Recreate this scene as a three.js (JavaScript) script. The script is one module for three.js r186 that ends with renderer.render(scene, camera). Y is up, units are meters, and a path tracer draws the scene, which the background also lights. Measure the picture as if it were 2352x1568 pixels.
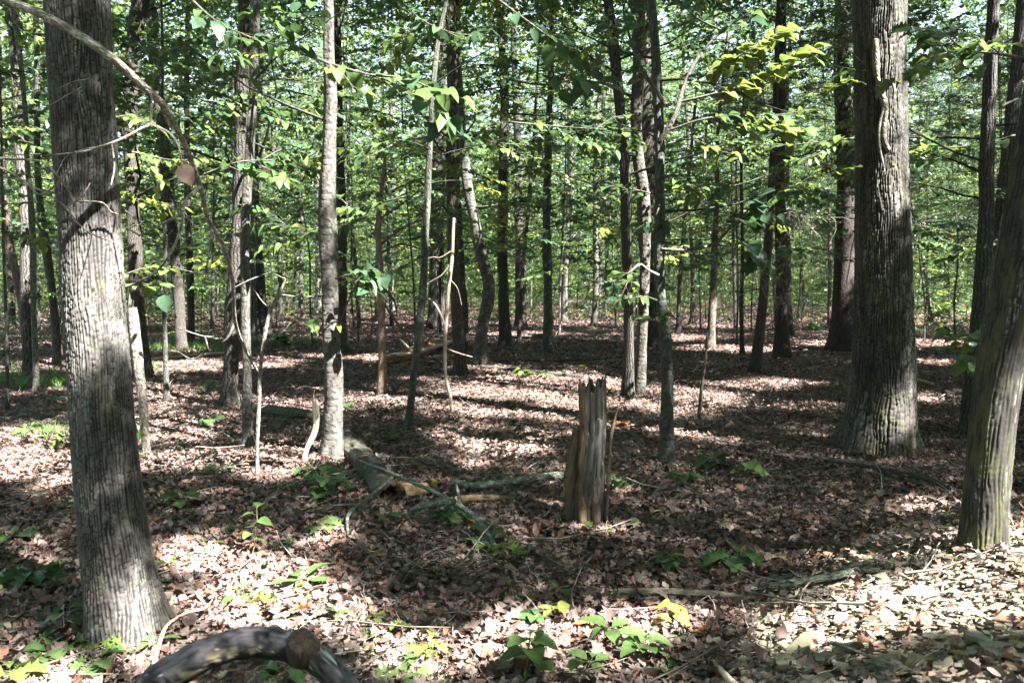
import * as THREE from 'three';
import { mergeGeometries } from 'three/addons/utils/BufferGeometryUtils.js';

// ---------------------------------------------------------------- camera, sky, sun, exposure
const scene = new THREE.Scene();
const W = 2352, H = 1568, F = 1846, HORIZON = 640, EYE = 1.6;
const TILT = Math.atan((H / 2 - HORIZON) / F);
const camera = new THREE.PerspectiveCamera(2 * Math.atan(H / 2 / F) * 180 / Math.PI, W / H, 0.05, 600);
camera.position.set(0, EYE, 0);
camera.rotation.set(-TILT, 0, 0);
camera.focus = 6; camera.userData.fStop = 5;
camera.updateMatrixWorld(true);
const SUN = new THREE.Vector3(0.5, 0.77, 0.4).normalize();
{ // a clear late-summer sky, whitish near the horizon
  const w = 256, h = 128, d = new Float32Array(w * h * 4);
  for (let y = 0; y < h; y++) {
    const e = ((y + 0.5) / h - 0.5) * Math.PI, k = Math.pow(Math.max(0, Math.sin(e)), 0.55);
    for (let x = 0; x < w; x++) {
      const i = (y * w + x) * 4, a = ((x + 0.5) / w - 0.5) * 2 * Math.PI;
      const c = Math.cos(a) * Math.cos(e) * SUN.x + Math.sin(e) * SUN.y + Math.sin(a) * Math.cos(e) * SUN.z;
      const g = 0.35 * Math.pow(Math.max(0, c), 6);
      d[i] = 1.25 - 0.8 * k + g; d[i + 1] = 1.42 - 0.62 * k + g; d[i + 2] = 1.58 - 0.3 * k + g * 0.9; d[i + 3] = 1;
    }
  }
  const t = new THREE.DataTexture(d, w, h, THREE.RGBAFormat, THREE.FloatType);
  t.mapping = THREE.EquirectangularReflectionMapping; t.magFilter = THREE.LinearFilter; t.needsUpdate = true;
  scene.background = t; scene.environment = t;
}
const SKY = 0.15; scene.backgroundIntensity = SKY; scene.environmentIntensity = SKY;
const sun = new THREE.DirectionalLight(new THREE.Color(1, 0.955, 0.9), 5);
sun.name = 'sun'; sun.position.copy(SUN).multiplyScalar(60); sun.castShadow = true;
Object.assign(sun.shadow.camera, { left: -40, right: 40, top: 40, bottom: -40, far: 160 });
sun.shadow.mapSize.set(4096, 4096);
scene.add(sun, sun.target);
const EXPOSURE = 13.5;

// ---------------------------------------------------------------- helpers
function rng(seed) { let s = seed | 0; return () => { s = (s + 0x6d2b79f5) | 0; let t = Math.imul(s ^ (s >>> 15), 1 | s); t = (t + Math.imul(t ^ (t >>> 7), 61 | t)) ^ t; return ((t ^ (t >>> 14)) >>> 0) / 4294967296; }; }
let R = rng(7);
const rr = (a, b) => a + (b - a) * R(), pick = (a) => a[Math.floor(R() * a.length)];
const V3 = (x, y, z) => new THREE.Vector3(x, y, z);
const clamp = (x, a, b) => Math.min(b, Math.max(a, x)), lerp = (a, b, t) => a + (b - a) * t;
const sstep = (a, b, x) => { const t = clamp((x - a) / (b - a), 0, 1); return t * t * (3 - 2 * t); };
const hash = (x, y, z = 0) => { let h = Math.imul(x | 0, 374761393) ^ Math.imul(y | 0, 668265263) ^ Math.imul(z | 0, 1274126177); h = Math.imul(h ^ (h >>> 13), 1274126177); h ^= h >>> 16; return (h >>> 0) / 4294967296; };
function vnoise(x, y, z = 0) {
  const ix = Math.floor(x), iy = Math.floor(y), iz = Math.floor(z), fx = x - ix, fy = y - iy, fz = z - iz;
  const u = fx * fx * (3 - 2 * fx), v = fy * fy * (3 - 2 * fy), w = fz * fz * (3 - 2 * fz);
  const L = (k) => lerp(lerp(hash(ix, iy, iz + k), hash(ix + 1, iy, iz + k), u), lerp(hash(ix, iy + 1, iz + k), hash(ix + 1, iy + 1, iz + k), u), v);
  return lerp(L(0), L(1), w);
}
const fbm = (x, y, z = 0) => (vnoise(x, y, z) * 4 + vnoise(x * 2.1 + 7, y * 2.1 + 3, z * 2.1) * 2 + vnoise(x * 4.3 + 1, y * 4.3 + 9, z * 4.3)) / 7;
const used = new Map();
function numbered(n) { const k = used.get(n) || 0; used.set(n, k + 1); return k ? n + '_' + String(k).padStart(3, '0') : n; }
function tag(o, label, category, group, kind) { if (label) o.userData.label = label; if (category) o.userData.category = category; if (group) o.userData.group = group; if (kind) o.userData.kind = kind; return o; }
function thing(name, label, category, group, at) { const g = new THREE.Group(); g.name = numbered(name); if (at) g.position.copy(at); scene.add(g); return tag(g, label, category, group); }
function part(name, geo, mat, parent) { const m = new THREE.Mesh(geo, mat); m.name = numbered(name); m.castShadow = m.receiveShadow = true; (parent || scene).add(m); return m; }

// ground shape and the photograph's pixel grid (2352 x 1568) as rays
const mound = (x, z) => { // shale bank in the lower right corner
  const e = (x - 0.78) * 0.62 + (z + 3.05) * 0.5;               // rises towards the right and towards the camera
  return 0.36 * sstep(-0.45, 1.2, e) * sstep(-5.7, -4.3, z) * sstep(0.4, 1.1, x);
};
const gh = (x, z) => {
  const d = Math.hypot(x, z);
  return (fbm(x * 0.35 + 5, z * 0.35) - 0.5) * 0.1 + (vnoise(x * 1.3, z * 1.3) - 0.5) * 0.035 + mound(x, z)
    + 0.5 * sstep(45, 110, d) * (fbm(x * 0.05, z * 0.05) - 0.3) * 3;
};
const rayDir = (px, py) => V3((px - W / 2) / F, -(py - H / 2) / F, -1).applyEuler(camera.rotation);
const Pz = (px, py, z) => { const d = rayDir(px, py), t = z / d.z; return V3(d.x * t, EYE + d.y * t, z); };   // pixel on the upright plane at z
function G(px, py) { // pixel on the ground
  const d = rayDir(px, py); let t = 0.8, prev = 0.8;
  for (let i = 0; i < 4000; i++) { const y = EYE + d.y * t; if (y < gh(d.x * t, d.z * t)) break; prev = t; t += 0.01 + t * 0.004; if (t > 200) break; }
  for (let i = 0; i < 20; i++) { const m = (prev + t) / 2; if (EYE + d.y * m < gh(d.x * m, d.z * m)) t = m; else prev = m; }
  return V3(d.x * t, gh(d.x * t, d.z * t), d.z * t);
}
const toPx = (p) => { const q = p.clone().applyMatrix4(camera.matrixWorldInverse); return [W / 2 - q.x / q.z * F, H / 2 + q.y / q.z * F, -q.z]; };

// ---------------------------------------------------------------- where the sun comes through the leaves
const LIT = [ // patches of sun on the ground: x, y, half width, half height
  [70, 1008, 110, 16], [60, 1060, 120, 22], [20, 1098, 70, 14], [150, 1075, 60, 14], [420, 1066, 110, 20], [600, 1086, 90, 26], [520, 1048, 70, 10], [690, 1068, 40, 14],
  [440, 846, 120, 13], [610, 842, 80, 8], [700, 826, 90, 7], [70, 905, 60, 8], [860, 914, 90, 20], [950, 922, 70, 14], [870, 826, 45, 11], [330, 868, 40, 8],
  [1130, 928, 120, 24], [1240, 888, 110, 17], [1260, 955, 90, 12], [1060, 890, 60, 9], [1340, 878, 60, 13], [1415, 885, 35, 14], [1010, 868, 70, 9], [1130, 850, 60, 7],
  [1605, 905, 90, 13], [1690, 895, 100, 11], [1600, 1000, 60, 10], [1565, 945, 40, 22], [1770, 882, 90, 9], [1720, 802, 120, 9], [1570, 776, 60, 8], [1900, 790, 70, 7], [1500, 935, 40, 12],
  [2140, 832, 50, 8], [2140, 790, 80, 8], [2130, 920, 40, 14], [1210, 1024, 70, 9], [1050, 1005, 40, 8], [1010, 752, 60, 5], [1350, 742, 80, 4], [1180, 772, 90, 6], [1640, 752, 80, 5],
  [480, 1288, 120, 28], [620, 1318, 120, 28], [700, 1385, 90, 42], [520, 1405, 150, 34], [420, 1290, 60, 20], [640, 1440, 130, 26], [290, 1440, 110, 44],
  [990, 1535, 130, 36], [1110, 1500, 100, 36], [1290, 1500, 90, 30], [1450, 1448, 70, 18], [1420, 1512, 90, 22], [1250, 1440, 60, 20], [890, 1470, 70, 22], [1570, 1420, 60, 14],
  [1840, 1528, 130, 44], [2000, 1440, 150, 38], [2150, 1440, 110, 34], [2250, 1395, 90, 44], [2320, 1345, 50, 20], [1720, 1455, 60, 16], [2090, 1530, 120, 30],
  [2120, 1180, 70, 22], [2325, 1180, 40, 22], [1385, 1212, 70, 12], [760, 1240, 40, 10], [120, 1590, 300, 30], [40, 1350, 70, 16], [330, 1500, 80, 24], [2300, 1282, 60, 10], [1900, 1548, 150, 30], [1170, 925, 210, 36], [1240, 884, 150, 20], [1620, 902, 120, 16], [1460, 1460, 120, 24], [700, 1400, 130, 40],
];
const RAYS = []; // spots of sun on trunks and leaves: point, radius
const sunOn = (p, r) => RAYS.push({ p, r });
const NEARZ = -26;
function litGround(x, z) {
  const [px, py, d] = toPx(V3(x, 0, z));
  if (d > 1.2 && d < 40 && px > -150 && px < W + 150 && py < H + 120) {
    const w = 0.5 + 0.85 * fbm(x * 2.2, z * 2.2);
    for (const e of LIT) { const a = (px - e[0]) / e[2], b = (py - e[1]) / e[3]; if (a * a + b * b < w) return true; }
    return vnoise(x * 3.1 + 40, z * 3.1) > 0.93 && d > 6;
  }
  return fbm(x * 0.45 + 3, z * 0.45 + 8) > (z > -3 ? 0.66 : 0.57);
}
const BOLES = []; // the nearer trunks: {pts, rad} from the foot upwards
function onTrunk(L) {
  for (const b of BOLES) {
    const x = L.x - b.x, z = L.z - b.z, side = Math.abs(x * SUN.z - z * SUN.x) / Math.hypot(SUN.x, SUN.z); if (side > b.reach) continue;
    let i = 1; for (let y = b.pts[0].y + 0.05; y < Math.min(L.y, 5.5); y += 0.18) {
      while (i < b.pts.length - 1 && b.pts[i].y < y) i++;
      const p = b.pts[i - 1], q = b.pts[i], u = clamp((y - p.y) / (q.y - p.y || 1), 0, 1), k = (L.y - y) / SUN.y, ex = L.x - SUN.x * k - lerp(p.x, q.x, u), ez = L.z - SUN.z * k - lerp(p.z, q.z, u), r = lerp(b.rad[i - 1], b.rad[i], u) * 1.25 + 0.03;
      if (ex * ex + ez * ez < r * r) return true;
    }
  }
  return false;
}
function bole(pts, rad) { let reach = 0; for (const p of pts) reach = Math.max(reach, Math.hypot(p.x - pts[0].x, p.z - pts[0].z)); BOLES.push({ pts, rad, x: pts[0].x, z: pts[0].z, reach: reach + rad[0] * 1.3 + 0.05 }); }
function sunny(L, size = 0) { // would leaves here, reaching size metres round, keep the sun from a place that it reaches in the photograph?
  const t = (L.y - 0.03) / SUN.y, gx = L.x - SUN.x * t, gz = L.z - SUN.z * t;
  let spot = false;
  for (const q of RAYS) {
    const dx = L.x - q.p.x, dy = L.y - q.p.y, dz = L.z - q.p.z, k = dx * SUN.x + dy * SUN.y + dz * SUN.z;
    if (k < 0.25) continue;
    if (dx * dx + dy * dy + dz * dz - k * k < (q.r + size) * (q.r + size)) { spot = true; break; }
  }
  if (spot) return true;
  if (onTrunk(L)) return false; // its shade falls on a trunk that is dark there
  if (t > 0) { if (litGround(gx, gz)) return true; if (size) for (const [i, j] of [[1, 0], [-1, 0], [0, 1], [0, -1]]) if (litGround(gx + i * size, gz + j * size)) return true; }
  return false;
}

// ---------------------------------------------------------------- mesh building
class MB {
  constructor() { this.p = []; this.i = []; this.c = []; this.u = []; this.col = [1, 1, 1]; }
  v(x, y, z, u = 0, w = 0) { this.p.push(x, y, z); this.c.push(...this.col); this.u.push(u, w); return this.p.length / 3 - 1; }
  f(a, b, c) { this.i.push(a, b, c); }
  build(flat) {
    let g = new THREE.BufferGeometry();
    g.setAttribute('position', new THREE.Float32BufferAttribute(this.p, 3)); g.setAttribute('color', new THREE.Float32BufferAttribute(this.c, 3)); g.setAttribute('uv', new THREE.Float32BufferAttribute(this.u, 2));
    g.setIndex(this.i); if (flat) g = g.toNonIndexed(); g.computeVertexNormals(); return g;
  }
  // tube along points with radii; opt: sides, rough (radial wobble in m), tile (texture size in m), open, colour(t, angle)
  tube(pts, rad, opt = {}) {
    const n = pts.length, S = opt.sides || 7, tile = opt.tile || 0.4, rough = opt.rough || 0, seed = opt.seed || 0;
    let nx = V3(1, 0, 0), len = 0; const rm = rad.reduce((a, b) => a + b) / n, nu = Math.max(1, Math.round(2 * Math.PI * rm / tile));
    const rows = [];
    for (let k = 0; k < n; k++) {
      const t = V3().subVectors(pts[Math.min(n - 1, k + 1)], pts[Math.max(0, k - 1)]).normalize();
      if (k === 0 && Math.abs(t.x) > 0.9) nx = V3(0, 0, 1);
      nx.addScaledVector(t, -nx.dot(t)).normalize(); const ny = V3().crossVectors(t, nx);
      if (k) len += pts[k].distanceTo(pts[k - 1]);
      const row = [];
      for (let j = 0; j <= S; j++) {
        const a = (j % S) / S * 2 * Math.PI, c = Math.cos(a), s = Math.sin(a);
        let r = rad[k]; if (rough) r += rough * (vnoise(c * 1.6 + seed, s * 1.6 + seed * 2, len * (opt.freq || 4)) - 0.5) * 2;
        if (opt.shape) r *= opt.shape(k / (n - 1), a, len);
        if (opt.colour) this.col = opt.colour(k / (n - 1), a, len);
        row.push(this.v(pts[k].x + (nx.x * c + ny.x * s) * r, pts[k].y + (nx.y * c + ny.y * s) * r, pts[k].z + (nx.z * c + ny.z * s) * r, j / S * nu, len / tile));
      }
      rows.push(row);
    }
    for (let k = 0; k < n - 1; k++) for (let j = 0; j < S; j++) { const a = rows[k][j], b = rows[k][j + 1], c = rows[k + 1][j], d = rows[k + 1][j + 1]; this.f(a, b, d); this.f(a, d, c); }
    if (!opt.open) for (const [row, q, f] of [[rows[0], pts[0], 1], [rows[n - 1], pts[n - 1], 0]]) { const m = this.v(q.x, q.y, q.z, 0, 0); for (let j = 0; j < S; j++) f ? this.f(m, row[j + 1], row[j]) : this.f(m, row[j], row[j + 1]); }
    return this;
  }
}
function smoothPath(pts, rad, step) { // resample a polyline with radii
  const c = new THREE.CatmullRomCurve3(pts, false, 'centripetal'), L = c.getLength(), n = Math.max(2, Math.ceil(L / step)), P = [], Q = [];
  const cum = [0]; for (let k = 1; k < pts.length; k++) cum.push(cum[k - 1] + pts[k].distanceTo(pts[k - 1]));
  for (let k = 0; k <= n; k++) {
    const t = k / n; P.push(c.getPointAt(t)); const s = t * cum[cum.length - 1]; let j = 1; while (j < cum.length - 1 && cum[j] < s) j++;
    Q.push(lerp(rad[j - 1], rad[j], clamp((s - cum[j - 1]) / (cum[j] - cum[j - 1] || 1), 0, 1)));
  }
  return [P, Q];
}

// ---------------------------------------------------------------- materials
// furrowed bark: ridges that run up the trunk, cut across by cracks; a in ridges round (wraps at nu), v in plate lengths. Returns [height 0..1, plate id]
function ridges(a, v, nu, seed, wander, fw = 0.38) {
  const x = a + wander, m0 = Math.floor(x), fx = x - m0, m = ((m0 % nu) + nu) % nu, b = fx < 0.5 ? m : (m + 1) % nu, e = Math.min(fx, 1 - fx);
  const open = 0.25 + 0.75 * sstep(0.25, 0.6, vnoise(b * 7.3 + seed, v * 0.45, seed));          // some furrows close up for a while
  const yy = v + hash(m, 3, seed) * 5 + (vnoise(m * 3.1, v * 0.8, seed + 2) - 0.5) * 1.2, k = Math.floor(yy), fy = yy - k, c = Math.min(fy, 1 - fy);
  const crack = hash(m, fy < 0.5 ? k : k + 1, seed + 4);
  const h = (1 - open * (1 - sstep(0.02, fw, e))) * (1 - (0.25 + 0.6 * crack) * (1 - sstep(0.0, 0.14, c)));
  return [h, hash(m, k, seed + 9)];
}
function tex(w, h, f, srgb) {
  const d = new Uint8Array(w * h * 4);
  for (let y = 0; y < h; y++) for (let x = 0; x < w; x++) { const c = f(x / w, y / h), i = (y * w + x) * 4; for (let k = 0; k < 3; k++) { let q = c[k]; if (srgb) q = q <= 0.0031308 ? q * 12.92 : 1.055 * Math.pow(q, 1 / 2.4) - 0.055; d[i + k] = clamp(Math.round(q * 255), 0, 255); } d[i + 3] = 255; }
  const t = new THREE.DataTexture(d, w, h); t.wrapS = t.wrapT = THREE.RepeatWrapping; t.magFilter = THREE.LinearFilter; if (srgb) t.colorSpace = THREE.SRGBColorSpace; t.needsUpdate = true; return t;
}
const tn = (u, v, k, s) => { // tiling noise
  const x = u * k, y = v * k, ix = Math.floor(x), iy = Math.floor(y), fx = x - ix, fy = y - iy, a = fx * fx * (3 - 2 * fx), b = fy * fy * (3 - 2 * fy), m = (q) => ((q % k) + k) % k;
  return lerp(lerp(hash(m(ix), m(iy), s), hash(m(ix + 1), m(iy), s), a), lerp(hash(m(ix), m(iy + 1), s), hash(m(ix + 1), m(iy + 1), s), a), b);
};
const tf = (u, v, k, s) => (tn(u, v, k, s) * 4 + tn(u, v, k * 2, s + 1) * 2 + tn(u, v, k * 4, s + 2)) / 7;
const mul = (c, k) => [c[0] * k, c[1] * k, c[2] * k], mixc = (a, b, t) => [lerp(a[0], b[0], t), lerp(a[1], b[1], t), lerp(a[2], b[2], t)];
// furrowed grey bark for the trees farther off (tile 0.4 m)
const barkH = (u, v) => { const x = u * 12 + (tf(u, v, 5, 3) - 0.5) * 1.4, m = Math.floor(x), fx = x - m, e = Math.min(fx, 1 - fx), mm = ((m % 12) + 12) % 12, y = v * 5 + hash(mm, 1, 5) * 5, fy = y - Math.floor(y), c = Math.min(fy, 1 - fy); return sstep(0.02, 0.3, e) * (0.6 + 0.4 * sstep(0, 0.1, c)) * 0.8 + tf(u, v, 24, 8) * 0.2; };
const barkMap = tex(512, 512, (u, v) => { const h = barkH(u, v), l = sstep(0.6, 0.68, tf(u, v, 5, 21)) * sstep(0.45, 0.6, tf(u, v, 20, 25)); return mixc(mixc([0.045, 0.038, 0.033], mul([0.2, 0.185, 0.17], 0.7 + 0.6 * tf(u, v, 10, 31)), h), [0.3, 0.34, 0.29], l * 0.75); }, true);
const barkBump = tex(512, 512, (u, v) => { const h = barkH(u, v); return [h, h, h]; });
// thinner bark of young trees with lichen (tile 0.4 m)
const thinH = (u, v) => { const w = (tf(u, v, 4, 13) - 0.5) * 2; return 0.55 * sstep(0.25, 0.6, tn(u + w * 0.02, v * 0.5, 20, 41)) + 0.45 * tf(u, v, 16, 43); };
const thinMap = tex(512, 512, (u, v) => { const h = thinH(u, v), l = sstep(0.5, 0.6, tf(u, v, 6, 51)) * sstep(0.4, 0.55, tf(u, v, 24, 55)); return mixc(mixc([0.075, 0.065, 0.055], [0.2, 0.19, 0.175], h), [0.33, 0.38, 0.33], l * 0.8); }, true);
const thinBump = tex(512, 512, (u, v) => { const h = thinH(u, v); return [h, h, h]; });
// cedar: shredding vertical strips
const cedH = (u, v) => { const w = (tf(u, v, 4, 61) - 0.5) * 0.12; return tn(u + w, v * 0.12, 32, 63) * 0.6 + tn(u + w, v * 0.25, 64, 65) * 0.4; };
const cedMap = tex(512, 512, (u, v) => mixc([0.05, 0.04, 0.035], [0.18, 0.142, 0.122], cedH(u, v)), true);
const cedBump = tex(512, 512, (u, v) => { const h = cedH(u, v); return [h, h, h]; });
// weathered bare wood
const woodH = (u, v) => { const w = (tf(u, v, 3, 71) - 0.5) * 0.15; return tn(u + w, v * 0.1, 40, 73) * 0.5 + tn(u + w, v * 0.2, 80, 75) * 0.5; };
const woodMap = tex(512, 512, (u, v) => { const h = woodH(u, v), s = tf(u, v, 4, 77); return mul(mixc([0.12, 0.09, 0.065], mixc([0.38, 0.34, 0.29], [0.3, 0.25, 0.18], s), sstep(0.15, 0.55, h)), 0.8 + 0.4 * tf(u, v, 8, 79)); }, true);
const woodBump = tex(512, 512, (u, v) => { const h = woodH(u, v); return [h, h, h]; });
const std = (o) => new THREE.MeshStandardMaterial({ roughness: 0.92, vertexColors: true, ...o });
const M = {
  bark: std({ name: 'furrowed bark', map: barkMap, bumpMap: barkBump, bumpScale: 0.02 }),
  thin: std({ name: 'thin bark', map: thinMap, bumpMap: thinBump, bumpScale: 0.008 }),
  cedar: std({ name: 'cedar bark', map: cedMap, bumpMap: cedBump, bumpScale: 0.012 }),
  wood: std({ name: 'weathered wood', map: woodMap, bumpMap: woodBump, bumpScale: 0.006, roughness: 0.8 }),
  plain: std({ name: 'bark relief' }),
  stem: std({ name: 'green stem', roughness: 0.7 }),
  dry: new THREE.MeshPhysicalMaterial({ name: 'dry leaf', roughness: 1, vertexColors: true, side: THREE.DoubleSide, transmission: 0.15, specularIntensity: 0, clearcoat: 0.25, clearcoatRoughness: 0.5 }),
  shale: std({ name: 'shale', roughness: 0.75 }),
};
const leafMat = (c, name) => new THREE.MeshPhysicalMaterial({ name, color: new THREE.Color().setRGB(...c), roughness: 1, vertexColors: true, side: THREE.DoubleSide, transmission: 0.42, clearcoat: 0.75, clearcoatRoughness: 0.3, specularIntensity: 0 });
M.leaf = leafMat([1, 1, 1], 'living leaf');
const GREENS = [[0.065, 0.12, 0.045], [0.09, 0.15, 0.05], [0.125, 0.175, 0.045], [0.06, 0.115, 0.065], [0.17, 0.21, 0.05]];
const leafVein = tex(256, 256, (u, v) => { const x = Math.abs(u - 0.5) * 2, rib = Math.exp(-x * x * 900), q = (v - x * 0.28) * 9, sv = Math.exp(-Math.pow((q - Math.floor(q) - 0.5) * 9, 2)) * (x < 0.95 ? 1 : 0), n = tf(u, v, 8, 111), sp = sstep(0.68, 0.74, tf(u, v, 12, 115)); return mixc(mul([1, 1, 1], 0.62 + 0.5 * n + 0.35 * rib + 0.16 * sv), [0.55, 0.4, 0.2], sp * 0.6); });
const leafMats = GREENS.map((c, i) => leafMat(c, 'leaf green ' + i));
for (const m of leafMats) m.map = leafVein;
leafMats.push(leafMat([0.33, 0.34, 0.06], 'yellowing leaf'));

// ---------------------------------------------------------------- leaf shapes
// a leaf along +z, width along x, lying in y = 0; kinds: oval, oak (lobed), wide
function leafInto(mb, at, q, len, kind, curl = 0, bend = 0, fold = 0.15, N = 6) {
  const st = []; const p = V3();
  for (let k = 0; k <= N; k++) {
    const t = k / N; let w;
    if (kind === 'oak') w = (0.1 + 0.3 * Math.sin(Math.PI * Math.pow(t, 1.25))) * (k % 2 ? 1.35 : 0.62); else if (kind === 'wide') w = 0.46 * Math.pow(Math.sin(Math.PI * Math.pow(t, 0.75)), 0.8); else w = 0.29 * Math.pow(Math.sin(Math.PI * Math.pow(t, 0.85)), 0.9);
    if (k === 0) w = 0.015; if (k === N) w = kind === 'oak' ? 0.1 : 0.01;
    const y = bend * t * t + curl * 0.12 * Math.sin(t * 5), row = [];
    for (const s of [-1, 0, 1]) {
      const zz = t - (kind === 'oak' && s && k % 2 ? -0.05 : 0);
      p.set(s * w * Math.cos(fold), y + Math.abs(s) * w * (Math.sin(fold) + curl * (0.6 + 0.5 * Math.sin(t * 7 + s))), zz).multiplyScalar(len).applyQuaternion(q).add(at);
      row.push(mb.v(p.x, p.y, p.z, s * 0.5 + 0.5, t));
    }
    st.push(row);
  }
  for (let k = 0; k < N; k++) for (let s = 0; s < 2; s++) { const a = st[k][s], b = st[k][s + 1], c = st[k + 1][s], d = st[k + 1][s + 1]; mb.f(a, c, d); mb.f(a, d, b); }
}
const euler = new THREE.Euler(), quat = (x, y, z, o = 'YXZ') => new THREE.Quaternion().setFromEuler(euler.set(x, y, z, o));
// ---------------------------------------------------------------- ground
const groundMap = tex(1024, 1024, (u, v) => { const a = tf(u, v, 16, 91), b = tn(u, v, 96, 93), c = tn(u, v, 40, 97); return mul(mixc([0.05, 0.04, 0.032], mixc([0.15, 0.105, 0.085], [0.19, 0.155, 0.125], c), sstep(0.25, 0.8, b)), 0.55 + 0.8 * a); }, true);
const groundBump = tex(1024, 1024, (u, v) => { const h = tn(u, v, 96, 93) * 0.6 + tn(u, v, 200, 99) * 0.4; return [h, h, h]; });
const ground = (() => {
  const mb = new MB(), xs = [], zs = [];
  for (let x = -150; x <= 150; x += Math.abs(x) < 8 ? 0.12 : Math.abs(x) < 30 ? 0.6 : 5) xs.push(x);
  for (let z = 40; z >= -300; z -= z < 3 && z > -14 ? 0.12 : z > -40 ? 0.6 : 6) zs.push(z);
  for (const z of zs) for (const x of xs) mb.v(x, gh(x, z), z, x / 2.5, z / 2.5);
  const n = xs.length;
  for (let j = 0; j < zs.length - 1; j++) for (let i = 0; i < n - 1; i++) { const a = j * n + i; mb.f(a, a + 1, a + n + 1); mb.f(a, a + n + 1, a + n); }
  const m = part('ground', mb.build(), std({ name: 'forest soil', map: groundMap, bumpMap: groundBump, bumpScale: 0.03, roughness: 1 }));
  m.userData.kind = 'structure'; m.userData.label = 'brown forest floor under the trees';
  return m;
})();
const gnormal = (x, z) => V3(gh(x - 0.06, z) - gh(x + 0.06, z), 0.12, gh(x, z - 0.06) - gh(x, z + 0.06)).normalize();

// ---------------------------------------------------------------- trees
const trees = []; // {g, x, z, r, top, kind}
const UPV = V3(0, 1, 0);
const BARK = { oak: ['bark', 0.34], young: ['thin', 0.3], cedar: ['cedar', 0.35], dead: ['wood', 0.3] };
// path: [px, py, width px] from the base upwards; continues above the frame up to height top
function makeTree(name, label, category, kind, path, opt = {}) {
  const b = G(path[0][0], path[0][1]), z = b.z, k = -toPx(b)[2] ? toPx(b)[2] / F : 1;
  const pts = [], rad = [];
  path.forEach(([px, py, w], i) => { const p = i ? Pz(px, py, z + (opt.dz || 0) * (b.y ? 0 : 0)) : b.clone(); pts.push(p); rad.push(w * k / 2); });
  const base = pts[0].clone(); pts[0].y -= 0.04;
  const last = pts[pts.length - 1], prev = pts[pts.length - 2], top = opt.top ?? 12.5;
  if (!opt.snag && last.y < top) {
    const d = V3().subVectors(last, prev).normalize(); d.y = Math.max(d.y, 0.8); let y = last.y, q = last.clone(), r = rad[rad.length - 1];
    const steps = Math.ceil((top - y) / 2.5), r0 = r;
    for (let s = 1; s <= steps; s++) { d.lerp(UPV, 0.35).normalize(); q = q.clone().addScaledVector(d, (top - y) / steps / d.y).add(V3(rr(-0.12, 0.12), 0, rr(-0.12, 0.12))); pts.push(q); rad.push(lerp(r0, 0.012, Math.pow(s / steps, 1.2))); }
  }
  const g = thing(name, label, category, opt.group, base);
  if (-z < 14 && rad[0] > 0.035) bole(pts.map((p) => p.clone()), rad.slice());
  const loc = pts.map((p) => p.clone().sub(base));
  const flare = (opt.flare ?? 0.5) * 1.5 + 0.15;
  const dist = -z, [P, Q] = smoothPath(loc, rad, dist < 9 ? 0.06 : dist < 20 ? 0.15 : 0.35);
  for (let i = 0; i < P.length; i++) Q[i] *= 1 + flare * Math.exp(-Math.max(0, P[i].y) / (Q[i] * 1.6));
  const S = dist < 9 ? 20 : dist < 20 ? 12 : 8, [mat, tile] = BARK[kind], tone = mul(opt.tone || [1, 1, 1], 0.58), seed = R() * 50;
  const mb = new MB();
  mb.tube(P, Q, { sides: S, shape: (tt, a, len) => 1 + 0.35 * Math.exp(-len / (rad[0] * 2.2)) * Math.sin(a * 4 + seed) * Math.sin(a * 2.5 + seed * 2), rough: Math.min(0.02, rad[0] * 0.2), freq: 2.5, tile, seed, colour: (t, a, len) => { const n = 0.75 + 0.5 * fbm(Math.cos(a) + seed, Math.sin(a), len * 1.3); return [tone[0] * n, tone[1] * n, tone[2] * n]; } });
  const t = { g, x: base.x, z, y: base.y, r: rad[0], kind, P, Q, mb, base, near: dist < 14, limbs: [], top: loc[loc.length - 1].y + base.y, mat: M[mat], tone };
  if (!opt.own) t.trunk = null;
  trees.push(t);
  return t;
}
const atHeight = (t, y) => { for (let i = 1; i < t.P.length; i++) if (t.P[i].y >= y) return [t.P[i], t.Q[i]]; return [t.P[t.P.length - 1], t.Q[t.Q.length - 1]]; };
function limb(t, y, az, len, rise, r) { // a limb out of the trunk; returns its points (local)
  const [p, q] = atHeight(t, y), pts = [p.clone()], rad = [r]; let d = V3(Math.cos(az), rise, Math.sin(az)).normalize(), c = p.clone(); const n = 5;
  for (let k = 1; k <= n; k++) { d.add(V3(rr(-0.3, 0.3), rr(-0.16, 0.2), rr(-0.3, 0.3))).normalize(); c = c.clone().addScaledVector(d, len / n); pts.push(c); rad.push(r * (1 - k / n * 0.85)); }
  const mb = t.near ? new MB() : t.mb;
  mb.tube(pts, rad, { sides: t.near ? 6 : 4, tile: 0.3, colour: () => mul(t.tone, 0.55) });
  if (t.near) t.limbs.push(mb);
  return pts;
}
const L = (a, b, c) => [a, b, c];
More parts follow.
